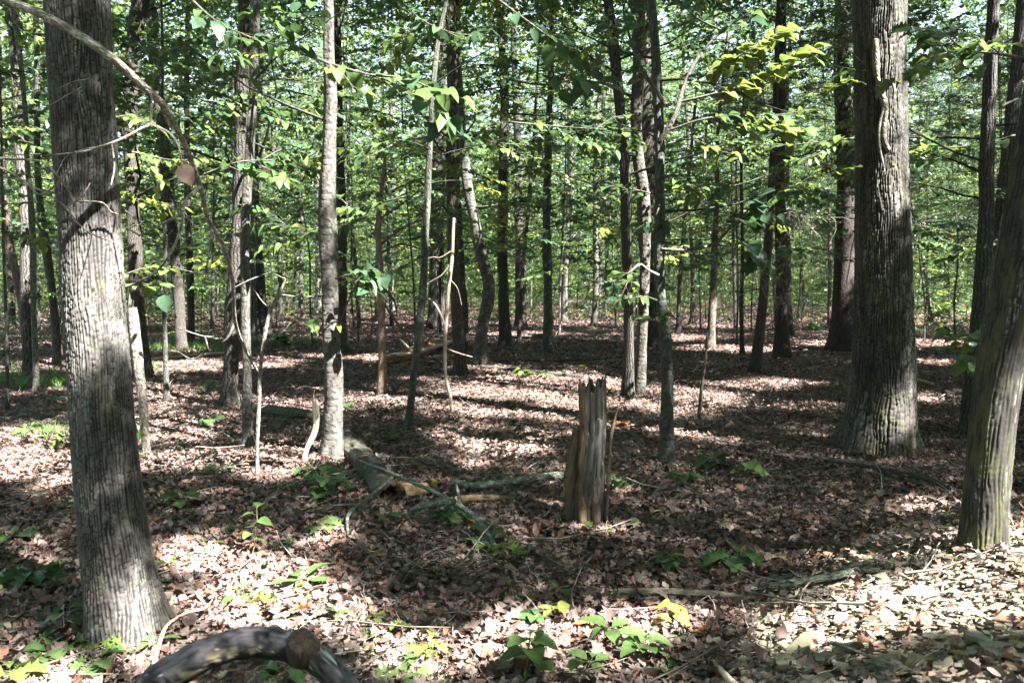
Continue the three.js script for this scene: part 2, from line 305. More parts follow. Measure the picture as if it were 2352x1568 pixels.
// the trees one can tell apart in the photograph
const T = {};
T.t760 = makeTree('young_tree', 'straight slim grey tree, brightly sunlit at its top, behind the mossy log', 'tree', 'young', [L(762, 1050, 40), L(765, 900, 40), L(757, 700, 40), L(752, 500, 38), L(756, 330, 32), L(757, 200, 26), L(752, 0, 21)], { flare: 0.35, top: 10, tone: [0.6, 0.58, 0.56] });
T.t1530 = makeTree('young_tree', 'slim lichen-spotted tree behind the broken stump, to its right, with a crooked bare side branch', 'tree', 'young', [L(1530, 1068, 34), L(1533, 950, 30), L(1530, 800, 28), L(1515, 650, 25), L(1517, 450, 23), L(1512, 250, 20), L(1498, 0, 17)], { flare: 0.3, top: 8.5, tone: [0.42, 0.46, 0.43] });
T.t1443 = makeTree('young_tree', 'left trunk of the close pair behind the stump, a pale strip down its bark', 'tree', 'oak', [L(1444, 912, 28), L(1445, 780, 24), L(1440, 600, 24), L(1436, 400, 24), L(1420, 200, 22), L(1405, 60, 22), L(1395, 0, 22)], { flare: 0.2, tone: [0.42, 0.39, 0.36] });
T.t1470 = makeTree('young_tree', 'right trunk of the close pair behind the stump, paler on its sunlit side', 'tree', 'young', [L(1469, 908, 26), L(1475, 780, 26), L(1480, 650, 24), L(1482, 500, 26), L(1462, 300, 26), L(1470, 100, 26), L(1468, 0, 24)], { flare: 0.2, tone: [0.55, 0.52, 0.48] });
T.t1500 = makeTree('oak_tree', 'thick dark oak close behind the pair of trunks right of centre', 'oak tree', 'oak', [L(1502, 797, 44), L(1500, 650, 56), L(1492, 450, 60), L(1490, 280, 54), L(1478, 120, 46), L(1470, 0, 44)], { flare: 0.15, tone: [0.55, 0.5, 0.47], top: 15 });
T.t1160 = makeTree('young_tree', 'straight dark trunk beside the bent tree in the middle of the picture', 'tree', 'oak', [L(1161, 797, 27), L(1158, 700, 24), L(1154, 550, 22), L(1157, 350, 22), L(1158, 200, 19), L(1150, 60, 18)], { flare: 0.2, tone: [0.5, 0.48, 0.46] });
T.t1258 = makeTree('young_tree', 'slender grey-green trunk standing before the sunlit thin trunk, right of the straight dark one', 'tree', 'young', [L(1258, 812, 20), L(1258, 650, 20), L(1256, 500, 19), L(1260, 300, 16), L(1265, 180, 14), L(1268, 0, 10)], { flare: 0.25, tone: [0.6, 0.62, 0.58] });
T.t1100 = makeTree('bent_tree', 'crooked tree bent like a knee half way up its lichen-mottled trunk', 'tree', 'young', [L(1102, 842, 30), L(1106, 760, 28), L(1122, 665, 29), L(1106, 590, 27), L(1090, 510, 25), L(1074, 430, 24), L(1064, 340, 22), L(1052, 180, 18), L(1050, 0, 14)], { flare: 0.2, tone: [0.55, 0.57, 0.54] });
T.t950 = makeTree('sapling', 'thin leaning sapling with greenish bark rising from the shade before the sunny clearing', 'sapling', 'young', [L(938, 985, 19), L(948, 880, 18), L(960, 780, 18), L(973, 640, 17), L(978, 520, 15), L(985, 380, 13), L(993, 230, 12), L(1005, 100, 10), L(1025, 0, 9)], { flare: 0.3, top: 7, tone: [0.45, 0.5, 0.45] });
T.t525 = makeTree('oak_tree', 'dark rough-barked tree left of the greyer slim trunk, left of centre', 'tree', 'oak', [L(527, 938, 40), L(530, 800, 34), L(536, 680, 34), L(546, 540, 32), L(552, 380, 30), L(556, 150, 28), L(560, 0, 26)], { flare: 0.15, tone: [0.38, 0.35, 0.33] });
T.t570 = makeTree('young_tree', 'slim grey trunk with peeling sunlit flakes beside the dark rough-barked tree', 'tree', 'young', [L(571, 1032, 26), L(567, 900, 22), L(564, 720, 20), L(562, 560, 20), L(570, 400, 20), L(582, 200, 17), L(588, 0, 13)], { flare: 0.25, tone: [0.58, 0.57, 0.55] });
T.t318 = makeTree('oak_tree', 'crooked trunk just right of the big furrowed oak, with leafy sprays hanging before it', 'tree', 'oak', [L(328, 872, 38), L(316, 700, 30), L(306, 520, 30), L(300, 340, 29), L(300, 180, 30), L(312, 60, 34), L(322, 0, 36)], { flare: 0.3, tone: [0.5, 0.47, 0.43] });
T.t415 = makeTree('oak_tree', 'trunk with a pale sunlit foot at the edge of the grassy patch on the left', 'tree', 'oak', [L(418, 808, 24), L(406, 640, 24), L(390, 480, 26), L(374, 300, 27), L(352, 100, 26), L(345, 0, 24)], { flare: 0.2, tone: [0.55, 0.52, 0.48] });
T.t437 = makeTree('young_tree', 'thin dark trunk next to the pale-footed tree near the grassy patch', 'tree', 'oak', [L(438, 800, 16), L(437, 650, 16), L(430, 450, 14), L(428, 200, 12), L(430, 0, 10)], { flare: 0.2, tone: [0.5, 0.48, 0.46] });
T.t378 = makeTree('sapling', 'dark thin sapling standing between the pale snag and the pale-footed tree', 'sapling', 'young', [L(383, 925, 13), L(379, 800, 11), L(377, 700, 9), L(378, 560, 7), L(370, 400, 5)], { top: 6, tone: [0.5, 0.5, 0.48] });
T.t60 = makeTree('oak_tree', 'tall trunk with a pale upper side at the far left, behind the big furrowed oak', 'tree', 'oak', [L(66, 872, 26), L(58, 700, 24), L(60, 520, 26), L(48, 360, 27), L(38, 180, 26), L(28, 0, 26)], { flare: 0.2, tone: [0.65, 0.63, 0.6] });
T.t90 = makeTree('young_tree', 'slim pale trunk leaning against the dark one at the far left', 'tree', 'young', [L(84, 905, 14), L(76, 700, 13), L(72, 500, 13), L(62, 380, 12), L(52, 200, 10)], { tone: [0.95, 0.92, 0.88] });
T.t130 = makeTree('young_tree', 'dark slanting trunk close to the left edge of the big furrowed oak', 'tree', 'oak', [L(134, 842, 18), L(122, 700, 18), L(104, 560, 17), L(88, 440, 14), L(84, 200, 12)], { tone: [0.6, 0.56, 0.52] });
T.t15 = makeTree('sapling', 'very thin dark sapling at the left edge of the picture', 'sapling', 'young', [L(14, 945, 9), L(15, 800, 8), L(10, 650, 7), L(5, 480, 5)], { top: 6, tone: [0.5, 0.5, 0.48] });
T.t50 = makeTree('cedar_tree', 'slanting reddish trunk at the far left, leaning out of the picture', 'tree', 'cedar', [L(62, 828, 16), L(45, 680, 16), L(22, 560, 16), L(4, 450, 15), L(-30, 280, 13)], { tone: [1.5, 1.3, 1.2] });
T.t1000 = makeTree('oak_tree', 'broad dark trunk behind the leaning sapling, standing left of the dead grey snag', 'tree', 'oak', [L(1003, 757, 36), L(1003, 600, 32), L(1006, 420, 28), L(1012, 200, 25), L(1016, 0, 22)], { tone: [0.4, 0.38, 0.37], flare: 0.15 });
T.t1055 = makeTree('oak_tree', 'brown-barked trunk between the dead grey snag and the bent tree', 'tree', 'oak', [L(1058, 862, 26), L(1051, 740, 26), L(1042, 580, 22), L(1036, 420, 22), L(1040, 250, 22), L(1032, 0, 22)], { tone: [0.55, 0.49, 0.44], flare: 0.15 });
T.t1072 = makeTree('young_tree', 'narrow dark trunk close behind the brown-barked one, left of the bent tree', 'tree', 'oak', [L(1072, 806, 16), L(1066, 700, 15), L(1058, 560, 13), L(1050, 400, 12)], { tone: [0.5, 0.47, 0.44] });
T.t1195 = makeTree('oak_tree', 'dark trunk right of the straight one, farther back at the edge of the clearing', 'tree', 'oak', [L(1196, 753, 27), L(1196, 620, 24), L(1192, 480, 20), L(1188, 300, 17), L(1180, 100, 14)], { tone: [0.5, 0.47, 0.46], flare: 0.25 });
T.t1300 = makeTree('young_tree', 'thin trunk with a sunlit pale foot at the back of the clearing', 'tree', 'young', [L(1296, 742, 16), L(1298, 640, 16), L(1306, 520, 16), L(1310, 400, 15), L(1306, 200, 12)], { tone: [1.05, 1, 0.96], flare: 0.2 });
T.t1740 = makeTree('cedar_tree', 'left of the two dark trunks right of centre, leaning, with shaggy dead twigs', 'cedar tree', 'cedar', [L(1735, 858, 24), L(1748, 740, 22), L(1758, 640, 21), L(1766, 540, 18), L(1772, 430, 15), L(1780, 280, 11)], { tone: [0.5, 0.5, 0.5], top: 7.5, flare: 0.3 });
T.t1797 = makeTree('cedar_tree', 'right of the two dark trunks right of centre, straight, with thin side branches', 'cedar tree', 'cedar', [L(1798, 827, 36), L(1796, 700, 28), L(1794, 560, 25), L(1792, 400, 23), L(1795, 200, 21), L(1798, 0, 18)], { tone: [0.55, 0.52, 0.5], top: 10, flare: 0.2 });
T.t1632 = makeTree('cedar_tree', 'pale-footed small cedar with bristling dead branches in the middle distance', 'cedar tree', 'cedar', [L(1631, 802, 20), L(1636, 720, 18), L(1640, 620, 16), L(1646, 480, 12), L(1650, 300, 8)], { tone: [1.3, 1.3, 1.2], top: 7.5, flare: 0.2 });
T.t1705 = makeTree('sapling', 'thin dark stem between the pale-footed cedar and the leaning cedar', 'sapling', 'cedar', [L(1706, 817, 10), L(1703, 720, 10), L(1706, 600, 9), L(1704, 450, 7)], { tone: [0.6, 0.55, 0.5], top: 6 });
T.t1935 = makeTree('cedar_tree', 'stout dark cedar half hidden behind the big right-hand oak', 'cedar tree', 'cedar', [L(1938, 808, 58), L(1940, 700, 52), L(1944, 560, 50), L(1946, 420, 44), L(1940, 240, 34), L(1936, 0, 20)], { tone: [0.42, 0.4, 0.39], top: 11, flare: 0.15 });
T.t1605 = makeTree('sapling', 'finger-thin bare stem standing in the sunny litter right of the slim lichen-spotted tree', 'sapling', 'young', [L(1604, 966, 8), L(1612, 890, 7), L(1622, 815, 6), L(1626, 760, 4)], { snag: true, tone: [0.6, 0.5, 0.42] });
T.t2220 = makeTree('young_tree', 'dark trunk immediately left of the mossy leaning trunk at the right edge', 'tree', 'oak', [L(2219, 1006, 30), L(2232, 880, 30), L(2248, 740, 32), L(2262, 560, 34), L(2268, 380, 30), L(2276, 150, 26), L(2284, 0, 22)], { tone: [0.45, 0.44, 0.43], flare: 0.2 });
T.t2290 = makeTree('oak_tree', 'tall slanting trunk rising behind the mossy leaning one at the right edge', 'tree', 'oak', [L(2272, 960, 38), L(2284, 760, 36), L(2300, 560, 34), L(2318, 360, 30), L(2340, 120, 26), L(2352, 0, 24)], { tone: [0.5, 0.5, 0.5], flare: 0.2 });
T.t2118 = makeTree('sapling', 'wavy thin sapling seen right of the big right-hand oak', 'sapling', 'young', [L(2139, 742, 9), L(2130, 650, 8), L(2114, 560, 8), L(2096, 470, 8), L(2112, 300, 7), L(2126, 80, 5)], { tone: [0.8, 0.76, 0.7], top: 10 });
T.t2178 = makeTree('oak_tree', 'left of two short-looking dark trunks far back on the right', 'tree', 'oak', [L(2176, 706, 18), L(2180, 600, 17), L(2182, 480, 14), L(2180, 300, 11)], { tone: [0.45, 0.44, 0.43] });
T.t2196 = makeTree('oak_tree', 'right of two short-looking dark trunks far back on the right', 'tree', 'oak', [L(2196, 712, 15), L(2202, 600, 14), L(2206, 450, 12), L(2204, 300, 10)], { tone: [0.45, 0.44, 0.43] });
T.t1385 = makeTree('young_tree', 'thin dark trunk far back between the sunlit thin trunk and the thick oak', 'tree', 'oak', [L(1372, 722, 13), L(1378, 620, 13), L(1384, 480, 12), L(1386, 300, 10)], { tone: [0.5, 0.48, 0.46] });
T.t1588 = makeTree('young_tree', 'narrow trunk far back just right of the slim lichen-spotted tree', 'tree', 'oak', [L(1590, 750, 11), L(1592, 640, 11), L(1586, 480, 10), L(1580, 300, 8)], { tone: [0.55, 0.52, 0.5] });
T.t790 = makeTree('oak_tree', 'dark trunk partly hidden behind the straight slim tree left of centre', 'tree', 'oak', [L(782, 812, 26), L(784, 650, 26), L(782, 480, 24), L(776, 250, 22), L(770, 0, 18)], { tone: [0.45, 0.43, 0.42] });
T.t585b = makeTree('oak_tree', 'thick dim trunk behind the slim grey trunk, left of centre', 'tree', 'oak', [L(600, 778, 34), L(592, 640, 32), L(580, 480, 30), L(580, 300, 26), L(584, 0, 22)], { tone: [0.4, 0.39, 0.39] });
T.t725 = makeTree('young_tree', 'pale trunk far back left of the straight slim tree', 'tree', 'young', [L(728, 726, 15), L(730, 620, 14), L(728, 450, 12), L(724, 250, 10)], { tone: [1.1, 1.05, 1] });
T.t892 = makeTree('oak_tree', 'pale broad-footed trunk far back behind the reddish dead cedar', 'tree', 'young', [L(890, 722, 22), L(894, 620, 20), L(898, 480, 18), L(900, 300, 16), L(902, 100, 12)], { tone: [0.95, 0.92, 0.88] });
// the dim crowd of trunks farther in
const spots = [], farTrees = [];
for (let tries = 0; spots.length < 190 && tries < 4000; tries++) {
  const d = 19 + 46 * Math.pow(R(), 0.75), px = rr(-30, W + 30), p = V3((px - W / 2) / F * d, 0, -d);
  if (spots.some((s) => Math.hypot(s.x - p.x, s.z - p.z) < 1.3) || trees.some((t) => Math.hypot(t.x - p.x, t.z - p.z) < 1.0)) continue;
  spots.push(p); const w = rr(0.05, 0.15) * (R() < 0.12 ? 1.7 : 1), k = F / d, y = toPx(V3(p.x, gh(p.x, p.z), p.z))[1];
  const lean = rr(-0.1, 0.1) * k * 3, tn_ = rr(0.3, 0.85), pale = R() < 0.2 ? 1.6 : 1;
  const ft = makeTree('forest_tree', 'thin trunk in the dim crowd of trees at the back of the woods', 'tree', pick(['oak', 'oak', 'young', 'cedar']), [L(px, y, w * k), L(px + lean * 0.3 + rr(-4, 4), y - 1.5 * k, w * k * 0.9), L(px + lean + rr(-5, 5), y - 4 * k, w * k * 0.75), L(px + lean * 1.8, y - 7 * k, w * k * 0.55)], { top: rr(8, 14), group: 'distant trunks crowding the back of the woods', tone: mul([1, 0.95, 0.9], tn_ * pale), flare: 0.2 });
  farTrees.push({ t: ft, px: toPx(ft.base)[0], word: tn_ * pale > 0.72 ? 'pale' : tn_ < 0.42 ? 'dark' : 'grey', fat: w > 0.16 ? 'stout' : w < 0.08 ? 'very thin' : 'thin' });
}
// thin crooked saplings between them
for (let tries = 0, n = 0; n < 150 && tries < 3000; tries++) {
  const d = 15 + 34 * Math.pow(R(), 0.8), px = rr(-20, W + 20), p = V3((px - W / 2) / F * d, 0, -d); if (d < 22 && px > 850 && px < 1850) continue;
  if (trees.some((t) => Math.hypot(t.x - p.x, t.z - p.z) < 0.5)) continue; n++;
  const w = rr(0.022, 0.06), k = F / d, y = toPx(V3(p.x, gh(p.x, p.z), p.z))[1], ln = rr(-0.6, 0.6), tn_ = rr(0.3, 0.8);
  const t = makeTree('far_sapling', 'sapling', 'sapling', pick(['young', 'oak']), [L(px, y, w * k), L(px + ln * 0.1 * k + rr(-3, 3), y - k, w * k * 0.9), L(px + (ln * 0.3 + rr(-0.1, 0.1)) * k, y - 2.2 * k, w * k * 0.75), L(px + (ln * 0.45 + rr(-0.15, 0.15)) * k, y - 3.6 * k, w * k * 0.5)], { top: rr(4, 7), group: 'thin saplings at the back of the woods', tone: mul([1, 0.95, 0.9], tn_), flare: 0.2 });
  farTrees.push({ t, px: toPx(t.base)[0], word: tn_ > 0.55 ? 'grey' : 'dark', fat: ln > 0.25 ? 'right-leaning' : ln < -0.25 ? 'left-leaning' : 'upright', sap: true });
}
{ // each far trunk is found by counting from the nearer tree on its left
  const marks = [[-300, 'the left edge of the picture'], [150, 'the big furrowed left-hand oak'], [328, 'the crooked trunk beside that oak'], [418, 'the pale-footed trunk by the grass'], [530, 'the dark rough-barked tree'], [765, 'the straight slim tree'], [876, 'the reddish dead cedar'], [950, 'the leaning sapling'], [1055, 'the brown-barked tree'], [1104, 'the bent tree'], [1160, 'the straight dark trunk'], [1258, 'the slender grey-green trunk'], [1345, 'the stump'], [1470, 'the close pair of trunks'], [1531, 'the lichen-spotted tree'], [1633, 'the pale-footed cedar'], [1740, 'the leaning dark cedar'], [1797, 'the straight dark cedar'], [2030, 'the massive right-hand oak'], [2235, 'the trunks at the right edge'], [9999, '']];
  const th = ['nearest', 'second', 'third', 'fourth', 'fifth', 'sixth', 'seventh', 'eighth', 'ninth', 'tenth', 'eleventh', 'twelfth', 'thirteenth', 'fourteenth', 'fifteenth', 'sixteenth', 'seventeenth', 'eighteenth', 'nineteenth', 'twentieth', 'twenty-first', 'twenty-second', 'twenty-third', 'twenty-fourth', 'twenty-fifth', 'twenty-sixth', 'twenty-seventh', 'twenty-eighth', 'twenty-ninth', 'thirtieth', 'thirty-first', 'thirty-second'];
  marks.forEach((m, i) => { for (const sap of [false, true]) { const l = farTrees.filter((q) => !!q.sap === sap && q.px >= m[0] && marks[i + 1] && q.px < marks[i + 1][0]).sort((a, b) => a.px - b.px); l.forEach((q, k) => { q.t.g.userData.label = `${q.fat} ${q.word} far ${sap ? 'sapling' : 'trunk'}, ${th[k] || 'last'} right of ${m[1]}`; }); } });
}
// trees round and behind the camera, whose crowns close the canopy overhead
for (const [x, z] of [[-5.5, 1.5], [4.8, 2.2], [-1.5, 4.5], [8.5, -1.5], [-9, -2], [12, 3], [6.5, 7], [-8, 8], [0.5, 11], [13, -6], [-13, -7], [-14, 4], [16, 10], [-4, 15], [10, 14], [17, -12], [-18, -13]]) {
  const g = { g: null, x, z, base: V3(x, gh(x, z), z) };
  const P = [], Q = []; let q = V3(0, -0.05, 0); for (let k = 0; k <= 12; k++) { P.push(q); Q.push(lerp(0.17, 0.02, k / 12)); q = q.clone().add(V3(rr(-0.12, 0.12), 1.05, rr(-0.12, 0.12))); }
  const mb = new MB(); mb.tube(P, Q, { sides: 10, tile: 0.34, rough: 0.015 });
  g.g = thing('canopy_tree', 'tree beside the viewer whose crown shades the forest floor', 'tree', 'trees around the viewer', g.base);
  trees.push({ ...g, r: 0.17, kind: 'oak', P, Q, mb, near: false, limbs: [], top: 12, mat: M.bark, tone: [0.7, 0.68, 0.65], outside: true });
}

// sunlit places on trunks
const sunTrunk = (z, list) => { for (const [px, py, r] of list) sunOn(Pz(px, py, z), r); };
for (let y = 0; y <= 300; y += 25) sunOn(Pz(754, y, T.t760.z), 0.16);
sunTrunk(T.t760.z, [[768, 870, 0.1], [766, 960, 0.1], [768, 1010, 0.12], [768, 1040, 0.12], [772, 780, 0.08]]);
sunTrunk(T.t570.z, [[560, 740, 0.12], [562, 700, 0.1], [560, 620, 0.1], [556, 480, 0.12]]);
sunTrunk(T.t525.z, [[545, 540, 0.2], [548, 470, 0.2], [552, 300, 0.2], [542, 600, 0.15]]);
sunTrunk(T.t1100.z, [[1074, 440, 0.12], [1086, 500, 0.12]]);
sunTrunk(T.t950.z, [[975, 480, 0.12], [982, 380, 0.12], [990, 220, 0.14], [1003, 120, 0.14]]);
sunTrunk(T.t1443.z, [[1452, 740, 0.1], [1452, 800, 0.08], [1450, 860, 0.08]]);
sunTrunk(T.t1470.z, [[1495, 530, 0.15], [1490, 480, 0.15], [1490, 380, 0.15], [1485, 740, 0.12], [1482, 800, 0.12]]);
sunTrunk(T.t1530.z, [[1525, 580, 0.06], [1520, 640, 0.06], [1517, 440, 0.08], [1512, 350, 0.06]]);
sunTrunk(T.t1300.z, [[1297, 720, 0.4], [1298, 660, 0.3], [1306, 540, 0.3]]);
sunTrunk(T.t60.z, [[60, 440, 0.3], [62, 520, 0.3], [56, 250, 0.3], [74, 620, 0.2]]);
sunTrunk(T.t318.z, [[302, 420, 0.2], [306, 500, 0.2], [300, 360, 0.2], [310, 560, 0.2], [305, 180, 0.2]]);
sunTrunk(T.t415.z, [[418, 790, 0.3], [412, 760, 0.3], [408, 660, 0.2]]);
sunTrunk(T.t1632.z, [[1632, 780, 0.25], [1634, 740, 0.2]]);

// ---------------------------------------------------------------- the two big oaks and the mossy leaning trunk: bark modelled in relief
function reliefTrunk(name, label, category, path, z, o) {
  const base = G(path[0][0], path[0][1]); base.z = z ?? base.z; base.y = gh(base.x, base.z);
  const k = toPx(base)[2] / F, pts = [], rad = [];
  path.forEach(([px, py, w], i) => { const p = i ? Pz(px, py, base.z) : base.clone(); if (!i) p.y -= 0.05; pts.push(p.sub(base)); rad.push(w * k / 2); });
  const lastp = pts[pts.length - 1], r0 = rad[rad.length - 1]; let q = lastp.clone(); const dir = V3().subVectors(lastp, pts[pts.length - 3]).normalize();
  const fine = smoothPath(pts, rad, o.step);
  const S = o.sides, P = fine[0], Q = fine[1], mb = new MB(), rm = rad[2], nu = Math.round(2 * Math.PI * rm / o.cw), seed = o.seed;
  const angles = Array.from({ length: S }, (_, j) => { const u = j / S * 2 * Math.PI; return u - 0.5 * Math.sin(u - o.face); }); // finer towards the clearing
  let nx = V3(1, 0, 0), len = 0; const rows = [];
  for (let i = 0; i < P.length; i++) {
    const t = V3().subVectors(P[Math.min(P.length - 1, i + 1)], P[Math.max(0, i - 1)]).normalize(); nx.addScaledVector(t, -nx.dot(t)).normalize(); const ny = V3().crossVectors(t, nx);
    if (i) len += P[i].distanceTo(P[i - 1]);
    const row = [];
    for (let j = 0; j < S; j++) {
      const a = angles[j], c = Math.cos(a), s = Math.sin(a), hh = P[i].y;
      const wob = (fbm(c * 2.2 + seed, s * 2.2, len * 4.5) - 0.5) * 2.6, wy = (fbm(c * 3 + seed, s * 3 + 4, len * 5) - 0.5) * 1.4;
      const [rh, id] = ridges(a / (2 * Math.PI) * nu, len / o.ch + wy, nu, seed, wob);
      const fineN = vnoise(c * 34 + seed, s * 34, len * 70), mid = fbm(c * 6 + seed, s * 6, len * 9);
      const h = rh * (0.8 + 0.2 * fineN) + 0.3 * (id - 0.5) + 0.12 * (mid - 0.5);
      const butt = Math.exp(-Math.max(0, hh) / o.flareH), lobe = 1 + o.flare * butt * (0.55 + 0.6 * Math.sin(a * 3 + seed) * Math.sin(a * 2 + 1 + seed));
      const r = Q[i] * lobe * (1 + 0.05 * (fbm(c + seed, s, len * 0.9) - 0.5)) + (h - 0.7) * o.depth;
      // pigment: grey plates, dark inner bark in the furrows, lichen and moss
      const pl = mul(o.tint, 0.62 + 0.5 * mid + 0.35 * (id - 0.5) + 0.22 * (fineN - 0.5));
      let col = mixc(o.inner, pl, sstep(0.3, 0.75, h));
      const li = sstep(0.58, 0.66, fbm(c * 2.4 + seed * 3, s * 2.4, len * 2.6)) * sstep(0.5, 0.7, h) * sstep(0.4, 0.62, vnoise(c * 20, s * 20, len * 40)); col = mixc(col, [0.16, 0.178, 0.15], li * o.lichen);
      const mo = sstep(0.5, 0.66, fbm(c * 2.6 + 9, s * 2.6 + seed, len * 8) + 0.22 * butt - o.mossAt) ; col = mixc(col, [0.06, 0.065, 0.02], mo * o.moss * (0.25 + 0.5 * fineN));
      mb.col = mul(col, (0.38 + 1.24 * fbm(c * 1.4 + seed, s * 1.4 + 2, len * 1.3)) * (0.85 + 0.3 * vnoise(c * 5, s * 5, len * 0.7 + seed)));
      const ux = nx.x * c + ny.x * s, uy = nx.y * c + ny.y * s, uz = nx.z * c + ny.z * s;
      row.push(mb.v(P[i].x + ux * r, P[i].y + uy * r, P[i].z + uz * r, a / 6.2832, len));
    }
    rows.push(row);
  }
  for (let i = 0; i < rows.length - 1; i++) for (let j = 0; j < S; j++) { const a = rows[i][j], b = rows[i][(j + 1) % S], c = rows[i + 1][j], d = rows[i + 1][(j + 1) % S]; mb.f(a, b, d); mb.f(a, d, c); }
  bole(pts.map((p) => p.clone().add(base)), rad.slice());
  const g = thing(name, label, category, null, base);
  part('trunk', mb.build(), M.plain, g);
  // upper bole out of the frame
  const up = new MB(), UP = [lastp.clone().addScaledVector(dir, -0.05)], UR = [r0];
  for (let i = 1; i <= 8; i++) { dir.lerp(UPV, 0.15).normalize(); q = q.clone().addScaledVector(dir, 1.2).add(V3(rr(-0.06, 0.06), 0, rr(-0.06, 0.06))); UP.push(q); UR.push(r0 * (1 - i / 8 * 0.85)); }
  up.tube(UP, UR, { sides: 16, tile: 0.34, rough: 0.012, colour: () => [0.85, 0.85, 0.85] }); part('upper_trunk', up.build(), M.bark, g);
  const t = { g, x: base.x, z: base.z, base, r: rad[1], kind: 'oak', P: UP, Q: UR, mb: null, near: true, limbs: [], top: base.y + q.y, mat: M.bark, tone: [0.8, 0.8, 0.8], relief: true };
  trees.push(t); return t;
}
T.oakL = reliefTrunk('oak_tree', 'big finely furrowed grey oak in the left foreground, sun patch on its trunk', 'oak tree',
  [[288, 1462, 158], [272, 1330, 148], [257, 1200, 143], [240, 1030, 134], [228, 860, 128], [216, 700, 125], [206, 520, 124], [195, 350, 126], [184, 160, 126], [176, 0, 128], [170, -120, 128]], null,
  { face: 1.57, step: 0.006, sides: 330, cw: 0.0135, ch: 0.026, depth: 0.009, seed: 3, tint: [0.085, 0.079, 0.074], inner: [0.013, 0.011, 0.01], flare: 0.5, flareH: 0.16, lichen: 0.8, moss: 0.7, mossAt: 0.1 });
T.oakR = reliefTrunk('oak_tree', 'massive oak with long bark ridges on the right, its foot flaring over the litter', 'oak tree',
  [[2014, 1036, 150], [2020, 985, 146], [2028, 900, 140], [2030, 780, 128], [2030, 640, 120], [2028, 480, 114], [2025, 320, 108], [2022, 150, 108], [2022, 0, 108], [2022, -120, 108]], null,
  { face: 1.57, step: 0.011, sides: 330, cw: 0.024, ch: 0.07, depth: 0.019, seed: 17, tint: [0.055, 0.05, 0.044], inner: [0.009, 0.008, 0.007], flare: 0.62, flareH: 0.2, lichen: 0.6, moss: 0.75, mossAt: 0.06 });
T.edge = reliefTrunk('mossy_tree', 'leaning mossy trunk at the right edge, frayed bark at its foot', 'tree',
  [[2262, 1262, 98], [2264, 1180, 94], [2272, 1080, 92], [2283, 960, 94], [2300, 840, 98], [2325, 700, 98], [2350, 560, 98], [2378, 400, 96], [2410, 200, 94], [2440, 0, 92]], null,
  { face: 1.57, step: 0.009, sides: 240, cw: 0.018, ch: 0.03, depth: 0.005, seed: 29, tint: [0.028, 0.025, 0.021], inner: [0.008, 0.007, 0.006], flare: 0.25, flareH: 0.12, lichen: 0.9, moss: 0.95, mossAt: 0.0 });
{ // vine up the right-hand oak
  const z = T.oakR.z + 0.2, mb = new MB(), pts = [[2012, 90], [2016, 180], [2026, 215], [2034, 250], [2030, 300], [2036, 335], [2052, 356], [2066, 385], [2072, 450], [2080, 520], [2082, 600]].map(([x, y]) => Pz(x, y, z + (x > 2045 ? -0.06 : 0.035)));
  const [P, Q] = smoothPath(pts, pts.map((_, i) => 0.028 - 0.001 * i), 0.03); mb.tube(P, Q, { sides: 8, rough: 0.008, freq: 9, tile: 0.2, colour: () => [0.7, 0.62, 0.55] });
  const p2 = [[2031, 248], [2022, 280], [2020, 330], [2028, 370], [2034, 400]].map(([x, y]) => Pz(x, y, z + 0.045)), s2 = smoothPath(p2, [0.012, 0.012, 0.011, 0.01, 0.006], 0.03); mb.tube(s2[0], s2[1], { sides: 6, tile: 0.2, colour: () => [1, 0.95, 0.9] });
  tag(part('vine', mb.build(), M.thin), 'woody vine clinging to the sunny side of the massive right-hand oak', 'vine');
}
for (const [px, py, r] of [[216, 600, 0.03], [220, 640, 0.05], [226, 690, 0.06], [232, 735, 0.05], [255, 715, 0.04], [306, 1350, 0.03], [300, 1420, 0.05], [340, 1430, 0.04]]) sunOn(Pz(px, py, T.oakL.z + 0.12), r);
for (const [px, py, r] of [[2055, 40, 0.1], [2060, 110, 0.1], [2050, 180, 0.1], [2055, 240, 0.1], [2050, 300, 0.1], [2045, 360, 0.08], [2045, 410, 0.07], [2050, 470, 0.05], [2044, 950, 0.05], [2050, 985, 0.07], [2030, 1010, 0.04]]) sunOn(Pz(px, py, T.oakR.z + 0.22), r);
for (const [px, py, r] of [[2300, 940, 0.05], [2310, 1010, 0.06], [2300, 1180, 0.07], [2300, 1230, 0.07]]) sunOn(Pz(px, py, T.edge.z + 0.1), r);

const M4 = new THREE.Matrix4();
function inst(name, geo, mat, list, parent, label, cat) { // list of {p, q, s, c}
  const m = new THREE.InstancedMesh(geo, mat, list.length), c = new THREE.Color();
  list.forEach((e, i) => { M4.compose(e.p, e.q, e.s.isVector3 ? e.s : V3(e.s, e.s, e.s)); m.setMatrixAt(i, M4); m.setColorAt(i, c.setRGB(...e.c)); });
  m.name = numbered(name); m.castShadow = m.receiveShadow = true; m.userData.kind = 'stuff'; if (label) m.userData.label = label; if (cat) m.userData.category = cat;
  m.computeBoundingSphere(); (parent || scene).add(m); return m;
}
function stick(mb, a, b, w) { const d = V3().subVectors(b, a), s = V3(d.z, 0.2, -d.x).normalize().multiplyScalar(w), u = V3().crossVectors(d, s).normalize().multiplyScalar(w), r = []; for (const [p, k] of [[a, 1], [b, 0.5]]) for (const [i, j] of [[1, 0], [-0.5, 0.87], [-0.5, -0.87]]) r.push(mb.v(p.x + (s.x * i + u.x * j) * k, p.y + (s.y * i + u.y * j) * k, p.z + (s.z * i + u.z * j) * k)); for (let i = 0; i < 3; i++) { const j = (i + 1) % 3; mb.f(r[i], r[j], r[3 + j]); mb.f(r[i], r[3 + j], r[3 + i]); } }

